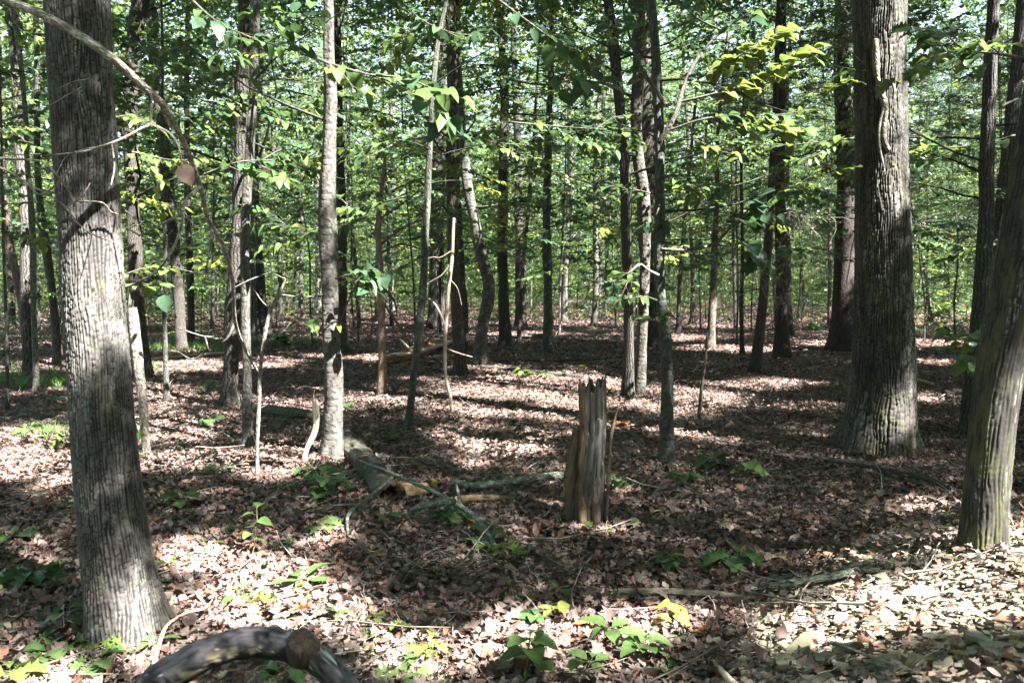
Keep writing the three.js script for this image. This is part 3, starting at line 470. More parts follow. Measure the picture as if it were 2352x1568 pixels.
// ---------------------------------------------------------------- leaf litter
R = rng(5);
const DRYC = [[0.17, 0.118, 0.105], [0.14, 0.103, 0.094], [0.2, 0.147, 0.134], [0.095, 0.069, 0.061], [0.18, 0.11, 0.09], [0.215, 0.17, 0.148], [0.15, 0.122, 0.112], [0.18, 0.098, 0.068]];
const DRYLEAF = Array.from({ length: 10 }, (_, i) => { R = rng(300 + i); const mb = new MB(), q = quat(0, 0, 0); mb.col = [1, 1, 1]; leafInto(mb, V3(0, 0, -0.5), q, 1, i < 5 ? 'oak' : i < 8 ? 'oval' : 'wide', rr(-0.4, 0.7), rr(-0.2, 0.5), rr(-0.5, 0.7), i < 5 ? 7 : 5); return mb.build(); });
const DRYSMALL = Array.from({ length: 6 }, (_, i) => { R = rng(330 + i); const mb = new MB(); mb.col = [1, 1, 1]; leafInto(mb, V3(0, 0, -0.5), quat(0, 0, 0), 1, i < 3 ? 'oak' : 'oval', rr(-0.5, 0.8), rr(-0.3, 0.6), rr(-0.6, 0.9), i < 3 ? 7 : 5); return mb.build(); });
const PATCH = [0, 1, 2, 3].map((i) => { // a piece of the leaf carpet, for the middle distance
  R = rng(350 + i); const mb = new MB();
  for (let k = 0; k < 110; k++) {
    const a = rr(0, 6.28), r = 0.55 * Math.sqrt(R()), len = rr(0.04, 0.08), c = mul(pick(DRYC), rr(0.7, 1.25)); mb.col = c;
    const q = quat(rr(-0.6, 0.6), rr(0, 6.28), rr(-0.6, 0.6)), p = V3(Math.cos(a) * r, rr(0.005, 0.035), Math.sin(a) * r), w = rr(0.2, 0.34), f = rr(-0.3, 0.5);
    const v = [[0, 0, -0.5], [-w, f * w, -0.1], [-w * 0.7, f * w * 1.4, 0.28], [0, 0.1 * f, 0.5], [w * 0.7, f * w, 0.28], [w, f * w * 1.3, -0.1]].map(([x, y, z]) => { const b = V3(x, y, z).multiplyScalar(len).applyQuaternion(q).add(p); return mb.v(b.x, b.y, b.z); });
    mb.f(v[0], v[1], v[5]); mb.f(v[1], v[2], v[5]); mb.f(v[2], v[4], v[5]); mb.f(v[2], v[3], v[4]);
  }
  return mb.build();
});
const onShale = (x, z) => mound(x, z) > 0.035;
const lay = (n, tilt, yaw) => new THREE.Quaternion().setFromUnitVectors(UPV, n).multiply(quat(rr(-tilt, tilt), yaw, rr(-tilt, tilt)));
{
  R = rng(6); const near = [], lists = DRYLEAF.map(() => []), small = DRYSMALL.map(() => []), patches = PATCH.map(() => []);
  const place = (d0, d1, n, f) => { for (let k = 0; k < n; k++) { const d = Math.sqrt(lerp(d0 * d0, d1 * d1, R())), px = rr(-160, W + 160); f((px - W / 2) / F * d, -d); } };
  const tint = (x, z) => mul(pick(DRYC), rr(0.6, 1.3) * (0.42 + 1.1 * fbm(x * 0.9 + 4, z * 0.9)));
  place(1.55, 6.2, 62000, (x, z) => {
    if (fbm(x * 1.1 + 20, z * 1.1) < 0.36 && R() < 0.65) return;
    if (R() < 0.88 * sstep(0.015, 0.085, mound(x, z))) return;
    const p = V3(x, gh(x, z) + rr(0.002, 0.045) + (onShale(x, z) ? 0.02 : 0), z), n = gnormal(x, z), s = rr(0.024, 0.052) * (R() < 0.07 ? 1.7 : 1), i = Math.floor(R() * 10);
    lists[i].push({ p, q: lay(n, 0.75, rr(0, 6.28)), s, c: tint(x, z) });
  });
  place(6.0, 13, 105000, (x, z) => { const p = V3(x, gh(x, z) + rr(0.004, 0.035), z); small[Math.floor(R() * 6)].push({ p, q: lay(gnormal(x, z), 0.55, rr(0, 6.28)), s: rr(0.03, 0.062), c: tint(x, z) }); });
  place(12.4, 26, 4200, (x, z) => patches[Math.floor(R() * 4)].push({ p: V3(x, gh(x, z), z), q: lay(gnormal(x, z), 0.03, rr(0, 6.28)), s: rr(0.9, 1.2), c: mul([1, 1, 1], rr(0.75, 1.2)) }));
  place(25, 52, 5200, (x, z) => patches[Math.floor(R() * 4)].push({ p: V3(x, gh(x, z), z), q: lay(gnormal(x, z), 0.03, rr(0, 6.28)), s: rr(1.1, 1.7), c: mul([1, 1, 1], rr(0.7, 1.2)) }));
  // the leaves that show largest are pieces of their own
  const all = []; lists.forEach((l, i) => l.forEach((e) => { const [px, py, d] = toPx(e.p); if (px > 20 && px < W - 20 && py > 700 && py < H - 12) all.push([e.s / d * (0.4 + 0.6 * R()), e, i]); }));
  all.sort((a, b) => b[0] - a[0]); const own = new Set(all.slice(0, 290).map((a) => a[1]));
  const dm = DRYC.map((c, i) => { const m = M.dry.clone(); m.name = 'dry leaf ' + i; m.color.setRGB(...mul(c, 0.72)); return m; });
  const yel = M.dry.clone(); yel.name = 'yellow fallen leaf'; yel.color.setRGB(0.36, 0.27, 0.06); const org = M.dry.clone(); org.name = 'orange fallen leaf'; org.color.setRGB(0.5, 0.16, 0.05);
  all.slice(0, 290).forEach(([, e, i], k) => { const m = part('fallen_leaf', DRYLEAF[i], dm[k % 8], ground); m.position.copy(e.p); m.position.y += 0.012; m.quaternion.copy(e.q); m.scale.setScalar(e.s); });
  for (const [px, py, s, m] of [[1428, 986, 0.16, org], [1215, 1110, 0.1, yel], [1975, 1218, 0.1, yel], [1505, 1190, 0.08, yel], [1000, 1122, 0.09, yel], [855, 1290, 0.09, yel], [690, 1420, 0.1, org], [560, 1245, 0.09, org], [475, 1418, 0.1, org], [1080, 1212, 0.08, yel], [1790, 1300, 0.08, yel], [1340, 1450, 0.1, org], [1620, 1465, 0.1, org]]) { const g = G(px, py), f = part('fallen_leaf', pick(DRYLEAF), m, ground); f.position.copy(g); f.position.y += 0.045; f.quaternion.copy(lay(gnormal(g.x, g.z), 0.4, rr(0, 6.28))); f.scale.setScalar(s); tag(f, m === yel ? 'yellow fallen leaf' : 'orange fallen leaf'); }
  const lg = thing('leaf_litter', 'carpet of dry brown oak leaves over the forest floor', 'leaf litter'); lg.userData.kind = 'stuff';
  const keep = lists.map((l) => l.filter((e) => !own.has(e)));
  keep.forEach((l, i) => inst('litter_leaves', DRYLEAF[i], M.dry, l, lg)); small.forEach((l, i) => inst('litter_leaves', DRYSMALL[i], M.dry, l, lg)); patches.forEach((l, i) => inst('litter_leaves', PATCH[i], M.dry, l, lg));
  // needles, bark crumbs and thin twigs between the leaves
  const tw = [0, 1, 2].map((i) => { R = rng(370 + i); const mb = new MB(); mb.col = [1, 1, 1]; let c = V3(-0.5, 0, 0); for (let k = 0; k < 4; k++) { const e = c.clone().add(V3(0.25, rr(-0.02, 0.03), rr(-0.07, 0.07))); stick(mb, c, e, 0.012 - k * 0.002); c = e; } return mb.build(); });
  R = rng(9); const tl = [[], [], []];
  place(1.6, 16, 11000, (x, z) => tl[Math.floor(R() * 3)].push({ p: V3(x, gh(x, z) + rr(0.012, 0.05), z), q: lay(gnormal(x, z), 0.18, rr(0, 6.28)), s: rr(0.06, 0.34) * (R() < 0.06 ? 2.4 : 1), c: mul(pick([[0.24, 0.21, 0.18], [0.14, 0.11, 0.09], [0.3, 0.27, 0.23]]), rr(0.6, 1.2)) }));
  tl.forEach((l, i) => inst('fallen_twigs', tw[i], std({ name: 'twig' }), l, lg));
}

// ---------------------------------------------------------------- shale bank in the right corner
{
  R = rng(12);
  const chip = (i) => { // flat angular stone, about 1 across
    R = rng(400 + i); const n = 4 + (i % 4), mb = new MB(), th = rr(0.03, 0.085), ring = []; mb.col = [1, 1, 1];
    const sx = rr(0.75, 1.1), sz = rr(0.45, 0.8);
    for (let k = 0; k < n; k++) { const a = (k + rr(-0.36, 0.36)) / n * 6.283, r = rr(0.32, 0.6); ring.push([Math.cos(a) * r * sx, Math.sin(a) * r * sz]); }
    const put = (y, k) => ring.map(([x, z]) => mb.v(x * k, y + rr(-0.02, 0.02), z * k));
    const a = put(-th, 0.96), b = put(th * 0.8, 1), c = put(th, 0.95), m = mb.v(0, th * rr(0.9, 1.2), 0), u = mb.v(0, -th, 0);
    for (let k = 0; k < n; k++) { const j = (k + 1) % n; mb.f(a[k], b[j], a[j]); mb.f(a[k], b[k], b[j]); mb.f(b[k], c[j], b[j]); mb.f(b[k], c[k], c[j]); mb.f(c[k], m, c[j]); mb.f(u, a[k], a[j]); }
    return mb.build(true);
  };
  const chips = Array.from({ length: 14 }, (_, i) => chip(i)); R = rng(13);
  const SH = [[0.25, 0.23, 0.15], [0.28, 0.25, 0.165], [0.2, 0.195, 0.14], [0.32, 0.28, 0.2], [0.22, 0.215, 0.175], [0.28, 0.195, 0.125], [0.16, 0.158, 0.11], [0.36, 0.32, 0.24], [0.25, 0.15, 0.1], [0.15, 0.155, 0.11]].map((c) => mul(c, 0.74));
  const list = [];
  for (let k = 0; k < 24000; k++) {
    const x = rr(0.35, 4.6), z = rr(-6.2, -1.7), m = mound(x, z); if (m < 0.02 + R() * 0.05) continue;
    const [px] = toPx(V3(x, 0.1, z)); if (px > W + 250) continue;
    const s = 0.022 + 0.07 * Math.pow(R(), 2.8) + (R() < 0.025 ? rr(0.02, 0.08) : 0), n = gnormal(x, z).lerp(UPV, 0.3).normalize(), edge = R() < 0.26;
    list.push({ p: V3(x, gh(x, z) + rr(0.0, 0.035), z), q: lay(n, edge ? 0.75 : 0.22, rr(-0.9, 0.9) + (R() < 0.3 ? 1.6 : 0)), s, c: mul(pick(SH), rr(0.72, 1.15)), i: Math.floor(R() * 14) });
  }
  for (const [px, py, s, yaw, i] of [[1838, 1502, 0.2, 0.4, 2], [1890, 1530, 0.12, 0.9, 5], [1800, 1535, 0.15, 1.3, 7], [2040, 1528, 0.2, 0.3, 8], [2010, 1390, 0.19, -0.1, 4], [2110, 1378, 0.2, 0.2, 10], [2240, 1480, 0.17, 0.7, 3], [2290, 1510, 0.16, 1.2, 6], [1960, 1500, 0.16, 0.2, 11], [2170, 1545, 0.14, 0.8, 1], [2330, 1440, 0.16, 0.5, 9], [1930, 1405, 0.17, 0.1, 12]]) { const p = G(px, py); p.y += 0.03; list.push({ p, q: lay(gnormal(p.x, p.z), 0.25, yaw), s, c: mul(pick(SH), 1.1), i, big: true }); }
  list.forEach((e) => { const [px, py, d] = toPx(e.p); e.w = px > 0 && px < W && py < H ? e.s / d : 0; }); list.sort((a, b) => b.w - a.w);
  const g = thing('shale_pile', 'sunlit bank of flat olive-grey shale chips in the lower right corner', 'stone pile', null, V3(2, 0, -3));
  const mats = SH.map((c, i) => std({ name: 'shale ' + i, color: new THREE.Color().setRGB(...c), vertexColors: true, roughness: 0.72 }));
  list.slice(0, 290).forEach((e, k) => { const m = part('stone', chips[e.i], mats[k % SH.length], g); m.position.copy(e.p).sub(g.position); m.quaternion.copy(e.q); m.scale.setScalar(e.s); });
  for (let i = 0; i < 14; i++) inst('stone_chips', chips[i], M.shale, list.slice(290).filter((e) => e.i === i).map((e) => ({ ...e, p: e.p.clone().sub(g.position) })), g);
}

// ---------------------------------------------------------------- plants with leaves one can tell apart
const unit = (kind, i) => { R = rng(500 + i * 7 + kind.length); const mb = new MB(); mb.col = [1, 1, 1]; leafInto(mb, V3(), quat(0, 0, 0), 1, kind, rr(-0.2, 0.35), -rr(0.06, 0.5), rr(0.1, 0.6), kind === 'oak' ? 9 : 7); return mb.build(); };
const LEAVES = { oval: [0, 1, 2, 3, 4].map((i) => unit('oval', i)), wide: [0, 1, 2, 3, 4].map((i) => unit('wide', i)), oak: [0, 1, 2, 3, 4].map((i) => unit('oak', i)) };
function addLeaf(parent, at, dir, len, kind, mat, roll = 0.4) {
  const z = dir.clone().normalize(), up = V3(rr(-roll, roll), 1, rr(-roll, roll)), x = V3().crossVectors(up, z).normalize(), y = V3().crossVectors(z, x);
  const m = part('leaf', pick(LEAVES[kind]), mat, parent); m.position.copy(at); m.quaternion.setFromRotationMatrix(new THREE.Matrix4().makeBasis(x, y, z)); m.scale.setScalar(len); return m;
}
R = rng(21);
// seedling: pixel of the foot, height in px, leaves, leaf length in px, kind, material, spread, what its label says
function seedling(px, py, hpx, n, lpx, kind, mi, label, o = {}) {
  if (kind === 'wide') { lpx *= 0.78; n = Math.round(n * 1.2); }
  const b = G(px, py), d = toPx(b)[2], k = d / F, g = thing(o.name || 'seedling', label, o.cat || 'seedling', o.group || null, b), h = Math.max(0.03, hpx * k), mb = new MB();
  const lean = V3(rr(-0.25, 0.25), 1, rr(-0.2, 0.2)).normalize(), tip = lean.clone().multiplyScalar(h), mid = tip.clone().multiplyScalar(0.5).add(V3(rr(-0.02, 0.02), 0, rr(-0.02, 0.02)));
  const [P, Q] = smoothPath([V3(0, -0.02, 0), mid, tip], [0.0035, 0.0028, 0.002].map((r) => r * (o.thick || 1)), 0.03); mb.tube(P, Q, { sides: 5, tile: 0.2, colour: () => o.dead ? [0.3, 0.24, 0.19] : [0.14, 0.12, 0.06] }); part('stem', mb.build(), M.stem, g);
  const a0 = rr(0, 6.28);
  for (let i = 0; i < n; i++) {
    const up = o.tall ? lerp(0.35, 1, (i + 0.5) / n) : rr(0.85, 1), at = tip.clone().multiplyScalar(up), a = a0 + i * (o.tall ? 2.4 : 6.283 / n) + rr(-0.3, 0.3), el = rr(-0.15, 0.35);
    const dir = V3(Math.cos(a), el, Math.sin(a)), len = lpx * k * rr(0.75, 1.15), pet = rr(0.1, 0.35) * len, at2 = at.clone().addScaledVector(dir, pet);
    const st = new MB(); st.col = [0.12, 0.13, 0.05]; stick(st, at, at2, 0.0012 * (o.thick || 1)); part('petiole', st.build(), M.stem, g);
    addLeaf(g, at2, dir, len, kind, leafMats[mi === 9 ? Math.floor(R() * 4) : mi]);
  }
  return g;
}
const S = seedling;
S(415, 1178, 40, 7, 46, 'oak', 1, 'lobed green seedling in the shade right of the big left-hand oak');
S(572, 1290, 130, 5, 44, 'wide', 1, 'tall thin bare-stemmed seedling with few leaves, left of the mossy log end', { tall: true });
S(545, 1222, 12, 5, 36, 'oval', 1, 'low rosette of narrow leaves under the tall bare-stemmed seedling');
S(745, 1236, 30, 6, 38, 'oak', 1, 'lobed seedling in shade between the white birch snag and the black arched log');
S(655, 1262, 14, 5, 40, 'oak', 0, 'flat lobed seedling in front of the tall bare-stemmed seedling');
S(690, 1352, 24, 5, 62, 'oval', 1, 'seedling with long leaves in the sunny litter behind the arched log');
S(604, 1400, 40, 6, 34, 'wide', 2, 'small round-leaved seedling in the sunny litter left of the long-leaved one', { tall: true });
S(772, 1425, 16, 3, 40, 'oval', 1, 'three-leaved sprout just right of the knot of the arched log');
S(882, 1478, 18, 3, 62, 'oak', 2, 'yellow-green sprout of three leaves right of the arched log, in dappled sun');
S(982, 1512, 40, 7, 48, 'oak', 2, 'bright sunlit seedling with jagged leaves at the bottom, right of the arched log', { tall: true });
S(935, 1566, 26, 7, 70, 'oak', 1, 'jagged-leaved seedling cut by the bottom edge, right of the arched log');
S(1208, 1560, 130, 8, 70, 'wide', 1, 'tall broad-leaved seedling at the bottom centre, with the largest sunlit leaf', { tall: true, thick: 1.3 });
S(1228, 1440, 30, 6, 44, 'wide', 0, 'shaded seedling just behind the tall broad-leaved one at the bottom centre');
S(1278, 1430, 40, 4, 40, 'wide', 4, 'small seedling with pale yellow-green leaves beside a thin upright twig at the bottom centre');
S(1405, 1478, 40, 6, 62, 'oval', 1, 'seedling with a whorl of long leaves at the bottom, left of the brightest litter');
S(1478, 1530, 50, 8, 64, 'wide', 1, 'dense broad-leaved seedling at the bottom, beside the brightest litter');
S(1355, 1545, 30, 5, 70, 'oval', 1, 'long-leaved seedling at the bottom edge between two broad-leaved ones');
S(1552, 1440, 44, 3, 60, 'wide', 5, 'sprout with two glowing yellow leaves before the shale bank', { tall: true });
S(1570, 1475, 10, 4, 44, 'oval', 0, 'low green seedling below the sprout with glowing yellow leaves');
S(1525, 1318, 50, 8, 40, 'wide', 0, 'dark green shaded seedling midway between the stump and the long grey stick', { tall: true });
S(1690, 1310, 36, 6, 66, 'oak', 0, 'dark bluish seedling with broad lobed leaves in deep shade right of the stump');
S(1640, 1082, 40, 6, 46, 'wide', 0, 'spray of oval leaves in shade to the right of the slim lichen-spotted tree', { tall: true });
S(1712, 1104, 44, 6, 44, 'wide', 1, 'seedling with a few pale oval leaves, rightmost of the green group behind the stump', { tall: true });
S(1570, 1108, 14, 10, 44, 'oval', 0, 'low feathery seedling at the foot of the slim lichen-spotted tree');
S(1420, 1122, 22, 7, 34, 'oak', 0, 'lobed seedling peeping out right of the broken stump');
S(1520, 1062, 16, 5, 30, 'oval', 1, 'tiny leafy sprout against the foot of the slim lichen-spotted tree');
S(760, 1150, 60, 14, 46, 'oak', 0, 'bushy dark green seedling left of the mossy log', { tall: true, thick: 1.5 });
S(715, 1096, 30, 8, 38, 'oak', 0, 'dark green seedling close below the white birch snag', { tall: true });
S(1036, 1200, 26, 8, 46, 'oak', 0, 'dark lobed seedling in the bend of the lichen-covered branch');
S(1108, 1262, 40, 6, 48, 'oak', 1, 'shaded seedling by the twig heap, left of the end of the lichen-covered branch', { tall: true });
S(1162, 1290, 44, 7, 44, 'oak', 2, 'brighter seedling at the very end of the lichen-covered branch', { tall: true });
S(886, 1206, 26, 4, 30, 'oval', 1, 'little pair of upright leaves in front of the hollow log end');
S(930, 1206, 10, 3, 26, 'oval', 0, 'smallest sprout in front of the hollow log end, right of the upright pair');
S(896, 1018, 22, 4, 28, 'wide', 0, 'dim round-leaved sprout left of the leaning sapling foot');
S(1205, 868, 20, 9, 24, 'oval', 2, 'yellow-green low plant in the clearing in front of the dark fallen pole', { tall: true });
S(1252, 872, 12, 6, 20, 'oval', 2, 'small yellow-green plant right of the larger one in the sunny clearing');
S(148, 1030, 36, 10, 34, 'oval', 2, 'sunlit leafy plant close left of the big left-hand oak', { tall: true });
S(480, 978, 16, 7, 26, 'oak', 0, 'lobed plant in the shade between the pale snag and the dark rough tree');
S(128, 935, 18, 6, 26, 'oval', 1, 'plant with upright leaves in the shade left of the big oak');
S(60, 1000, 20, 7, 30, 'oval', 1, 'plant at the left side behind the band of sun');
S(30, 1245, 16, 6, 46, 'oak', 0, 'shaded lobed plant at the left edge, above the larger one');
S(85, 1345, 40, 9, 66, 'oak', 0, 'large lobed seedling in the shade at the left edge');
S(20, 1350, 26, 5, 60, 'oval', 2, 'yellow-green sunlit leaves at the left edge of the picture');
S(150, 1460, 74, 8, 44, 'oval', 1, 'upright leafy seedling left of the foot of the big oak', { tall: true });
S(118, 1520, 30, 9, 60, 'oak', 1, 'jagged-leaved seedling in the lower left corner');
S(30, 1572, 34, 6, 70, 'oak', 2, 'sunlit seedling cut off by the lower left corner');
S(232, 1500, 30, 7, 50, 'oak', 2, 'sunlit seedling growing at the foot of the big left-hand oak');
S(282, 1480, 60, 7, 42, 'oval', 2, 'upright bright seedling leaning on the foot of the big left-hand oak', { tall: true });
S(352, 1495, 24, 5, 46, 'oval', 1, 'low seedling between the foot of the big oak and the arched log');
S(205, 1545, 30, 7, 56, 'oak', 1, 'shaded lobed seedling at the bottom, below the big left-hand oak');
S(640, 1575, 30, 7, 60, 'oak', 0, 'dark jagged seedling seen under the arch of the black log');
S(1830, 1150, 8, 4, 30, 'oval', 1, 'tiny green sprout alone in the shade right of centre');
S(1985, 1205, 8, 3, 28, 'oval', 0, 'tiny sprout with a yellow leaf beside it, before the right-hand oak');
S(1915, 900, 16, 6, 24, 'oval', 0, 'dim low plant left of the massive right-hand oak');
S(2165, 818, 22, 9, 26, 'oval', 0, 'shaded plant right of the massive right-hand oak, in front of the sunny strip', { tall: true });
S(1875, 762, 18, 12, 24, 'wide', 1, 'bluish low bush left of the stout dark cedar', { tall: true, name: 'bush', cat: 'bush' });
S(2165, 742, 44, 26, 26, 'wide', 2, 'bright sunlit bush behind the massive right-hand oak', { tall: true, name: 'bush', cat: 'bush', thick: 2 });
S(790, 940, 14, 7, 24, 'oval', 0, 'low plant in the shade beside the straight slim tree');
S(640, 800, 30, 18, 24, 'wide', 1, 'green bush at the back left of the straight slim tree', { tall: true, name: 'bush', cat: 'bush', thick: 2 });
S(215, 905, 26, 8, 24, 'oval', 1, 'plant half hidden behind the big left-hand oak', { tall: true });

for (let i = 0; i < 58; i++) { // little sprouts strewn over the whole floor
  const py = rr(980, 1560), px = rr(20, 1700); if (px > 330 && px < 860 && py > 1430) continue;
  S(px, py, rr(5, 16) * py / 1250, 2 + Math.floor(R() * 4), rr(22, 42) * py / 1300, pick(['oval', 'oak', 'oval']), pick([0, 1, 1, 2]), 'tiny sprout of a few small green leaves, one of many strewn over the litter', { group: 'tiny sprouts strewn over the leaf litter', name: 'sprout', cat: 'sprout' });
}
// leafy branches that hang into the picture: paths as [px, py] on an upright plane d metres away
function leafy(name, label, d, paths, o = {}) {
  const pts0 = paths[0].pts, b = Pz(pts0[0][0], pts0[0][1], -d), g = thing(name, label, o.cat || 'branch', o.group, b);
  for (const pa of paths) {
    const k = d / F, P0 = pa.pts.map(([x, y, dz], i) => Pz(x, y, -d + (dz || 0) + (i ? rr(-0.12, 0.12) : 0)).sub(b)), w = pa.w || 8;
    const [P, Q] = smoothPath(P0, P0.map((_, i) => Math.max(0.0012, w * k / 2 * (1 - i / (P0.length - 1) * 0.8))), 0.05);
    part('branch', new MB().tube(P, Q, { sides: 6, tile: 0.2, rough: 0.001, colour: () => pa.tone || [0.4, 0.37, 0.34] }).build(), M.thin, g);
    const n = Math.round((pa.n || 0) * 1.7), from = pa.from ?? 0.25;
    for (let i = 0; i < n; i++) {
      const t = lerp(from, 1, (i + R() * 0.6) / n), f = Math.min(P.length - 1.001, t * (P.length - 1)), j = Math.floor(f), at = P[j].clone().lerp(P[j + 1], f - j), T = V3().subVectors(P[j + 1], P[j]).normalize(), sd = V3().crossVectors(UPV, T).normalize().multiplyScalar(i % 2 ? 1 : -1);
      const dir = T.clone().multiplyScalar(rr(0.1, 0.8)).addScaledVector(sd, rr(0.5, 1)).add(V3(0, rr(-0.35, 0.15), 0)).normalize(), len = (pa.len || 0.1) * rr(0.7, 1.2), a2 = at.clone().addScaledVector(dir, rr(0.02, 0.12));
      { const wp = a2.clone().add(b), tt = wp.y / SUN.y, dark = !pa.lit && litGround(wp.x - SUN.x * tt, wp.z - SUN.z * tt); if (dark && R() < 0.7) continue; }
      const st = new MB(); st.col = [0.13, 0.11, 0.06]; stick(st, at, a2, 0.0012); part('petiole', st.build(), M.stem, g);
      const mt = Array.isArray(pa.m) ? pick(pa.m) : pa.m ?? 0, lf = addLeaf(g, a2, dir, len, pa.kind || 'oval', leafMats[mt], pa.roll ?? 0.4);
      if (pa.lit && i % 2 === 0) sunOn(a2.clone().add(b), 0.07);
    }
  }
  return g;
}
R = rng(33);
leafy('leafy_branch', 'leafy branch right of the big left-hand oak, at the height of the bare twigs', 6.2, [
  { pts: [[250, 340], [320, 352], [400, 368], [470, 362]], n: 12, len: 0.1, m: [1, 2, 4], w: 7, lit: 1 }, { pts: [[256, 270], [300, 265], [335, 280]], n: 5, len: 0.11, m: [1, 2], w: 5, lit: 1 }, { pts: [[320, 352], [360, 400], [372, 430]], n: 5, len: 0.09, m: [2, 4], w: 4 }]);
leafy('leafy_branch', 'yellow-green sunlit spray right of the big left-hand oak, below the bare twigs', 6.3, [
  { pts: [[262, 470], [320, 458], [380, 470], [402, 478]], n: 11, len: 0.1, m: [2, 4], w: 6, lit: 1 }, { pts: [[280, 480], [310, 500], [330, 520]], n: 5, len: 0.09, m: [1, 0], w: 4 }]);
leafy('leafy_branch', 'lowest leafy spray beside the sun patch of the big left-hand oak', 6.0, [
  { pts: [[262, 640], [310, 622], [350, 612], [392, 616]], n: 11, len: 0.1, m: [1, 2, 4], w: 6, lit: 1 }, { pts: [[270, 655], [320, 652], [370, 655]], n: 7, len: 0.1, m: [1, 2], w: 5, lit: 1 }]);
{ const at = Pz(377, 677, -5.6), g = thing('hanging_leaf', 'single round pale-green leaf hanging on a thread before the pale snag', 'leaf', null, at); const st = new MB(); st.col = [0.2, 0.18, 0.1]; stick(st, V3(-0.02, 0.08, 0), V3(), 0.0012); part('petiole', st.build(), M.stem, g); const l = part('leaf', LEAVES.wide[1], leafMats[3], g); l.quaternion.setFromEuler(new THREE.Euler(Math.PI / 2 - 0.25, 0.15, 0)); l.scale.setScalar(0.125); sunOn(at, 0.2); }
leafy('leafy_branch', 'wide flat spray of light leaves between the curved bare branch and the slim sunlit trunk', 7, [
  { pts: [[470, 400], [550, 372], [640, 366], [725, 345]], n: 18, len: 0.13, m: [0, 1, 3], w: 7 }, { pts: [[520, 380], [560, 395], [610, 390], [650, 402]], n: 10, len: 0.12, m: [1, 1, 2], w: 5, lit: 1 }, { pts: [[600, 368], [650, 340], [700, 322]], n: 9, len: 0.12, m: [0, 3], w: 5 }]);
leafy('leafy_branch', 'small pair of leaves catching the sun left of the slim sunlit trunk', 6.5, [{ pts: [[600, 382], [630, 395], [655, 415]], n: 5, len: 0.13, m: [1, 1], kind: 'wide', w: 4, lit: 1 }]);
leafy('leafy_branch', 'branch with large drooping leaves right of the top of the slim sunlit trunk', 5.4, [
  { pts: [[690, 120], [770, 150], [850, 172], [930, 200], [965, 215]], n: 16, len: 0.13, m: [1, 0, 3], kind: 'wide', w: 8 }, { pts: [[850, 172], [930, 180], [1000, 205], [1040, 218]], n: 9, len: 0.14, m: [1, 3], kind: 'wide', w: 6, lit: 1 }, { pts: [[965, 215], [1000, 260], [1030, 290]], n: 5, len: 0.15, m: [1, 3], kind: 'wide', w: 4, lit: 1 }, { pts: [[770, 150], [800, 185], [812, 205]], n: 5, len: 0.13, m: [0, 0, 2], kind: 'wide', w: 4 }]);
leafy('leafy_branch', 'dark leaves hanging at the top centre with one upright pointed leaf', 4.8, [
  { pts: [[1120, -20], [1200, 40], [1270, 90], [1312, 118]], n: 14, len: 0.12, m: [0, 0, 3], w: 7 }, { pts: [[1170, 182], [1260, 194], [1340, 168], [1390, 110], [1420, 40]], n: 12, len: 0.12, m: [0, 0, 3], w: 6 }, { pts: [[1300, 150], [1340, 180], [1370, 196]], n: 6, len: 0.12, m: [0, 3], w: 4 }]);
leafy('leafy_branch', 'crown branches of the slim lichen-spotted tree reaching right, their leaves glowing yellow-green', 6.4, [
  { pts: [[1512, 330], [1548, 270], [1570, 200], [1605, 130], [1660, 70], [1720, 30]], n: 16, len: 0.11, m: [0, 1, 3], w: 13, from: 0.45 }, { pts: [[1558, 235], [1640, 215], [1720, 190], [1800, 150], [1850, 120]], n: 34, len: 0.125, kind: 'wide', m: [2, 4, 4], w: 7, lit: 1 },
  { pts: [[1570, 200], [1660, 150], [1740, 105], [1800, 70]], n: 30, len: 0.125, kind: 'wide', m: [2, 4], w: 6, lit: 1 }, { pts: [[1535, 300], [1620, 272], [1720, 265], [1800, 262], [1860, 248]], n: 22, len: 0.12, m: [1, 2, 3], w: 6 }, { pts: [[1535, 330], [1590, 320], [1650, 345], [1720, 360]], n: 16, len: 0.11, m: [4, 2], w: 5 },
  { pts: [[1530, 240], [1470, 150], [1440, 60], [1425, -20]], n: 12, len: 0.12, m: [0, 0, 3], w: 11 }, { pts: [[1620, 272], [1700, 290], [1780, 285], [1850, 300]], n: 18, len: 0.115, kind: 'wide', m: [1, 2, 4], w: 5, lit: 1 }, { pts: [[1660, 70], [1600, 40], [1560, 0], [1540, -30]], n: 12, len: 0.12, m: [0, 3], w: 5 }]);
leafy('bare_branch', 'crooked branch of the slim lichen-spotted tree ending in dark hanging leaves', 6.7, [
  { pts: [[1518, 572], [1560, 574], [1640, 560], [1680, 520], [1712, 490], [1740, 460]], n: 12, len: 0.15, m: [0, 3, 3], kind: 'wide', w: 11, from: 0.7 }, { pts: [[1640, 560], [1672, 566], [1690, 564]], w: 5 }, { pts: [[1740, 460], [1760, 480], [1772, 505]], n: 5, len: 0.15, m: [0, 3], kind: 'wide', w: 4 }, { pts: [[1690, 540], [1730, 580], [1748, 612]], n: 6, len: 0.16, m: [0, 3], kind: 'wide', w: 4 }]);
leafy('leafy_twig', 'twig of white-shining leaves left of the slim lichen-spotted tree, below mid height', 6.5, [
  { pts: [[1514, 632], [1490, 620], [1470, 606], [1450, 622], [1410, 645], [1375, 652]], n: 9, len: 0.11, m: [1, 3], w: 6, from: 0.4, lit: 1, tone: [1.3, 1.2, 1.1] }, { pts: [[1450, 622], [1440, 650], [1425, 680], [1405, 690]], n: 7, len: 0.1, m: [1, 3], w: 4, lit: 1 }, { pts: [[1510, 690], [1480, 680], [1450, 684], [1430, 680]], n: 7, len: 0.1, m: [1, 3], w: 4, lit: 1 }]);
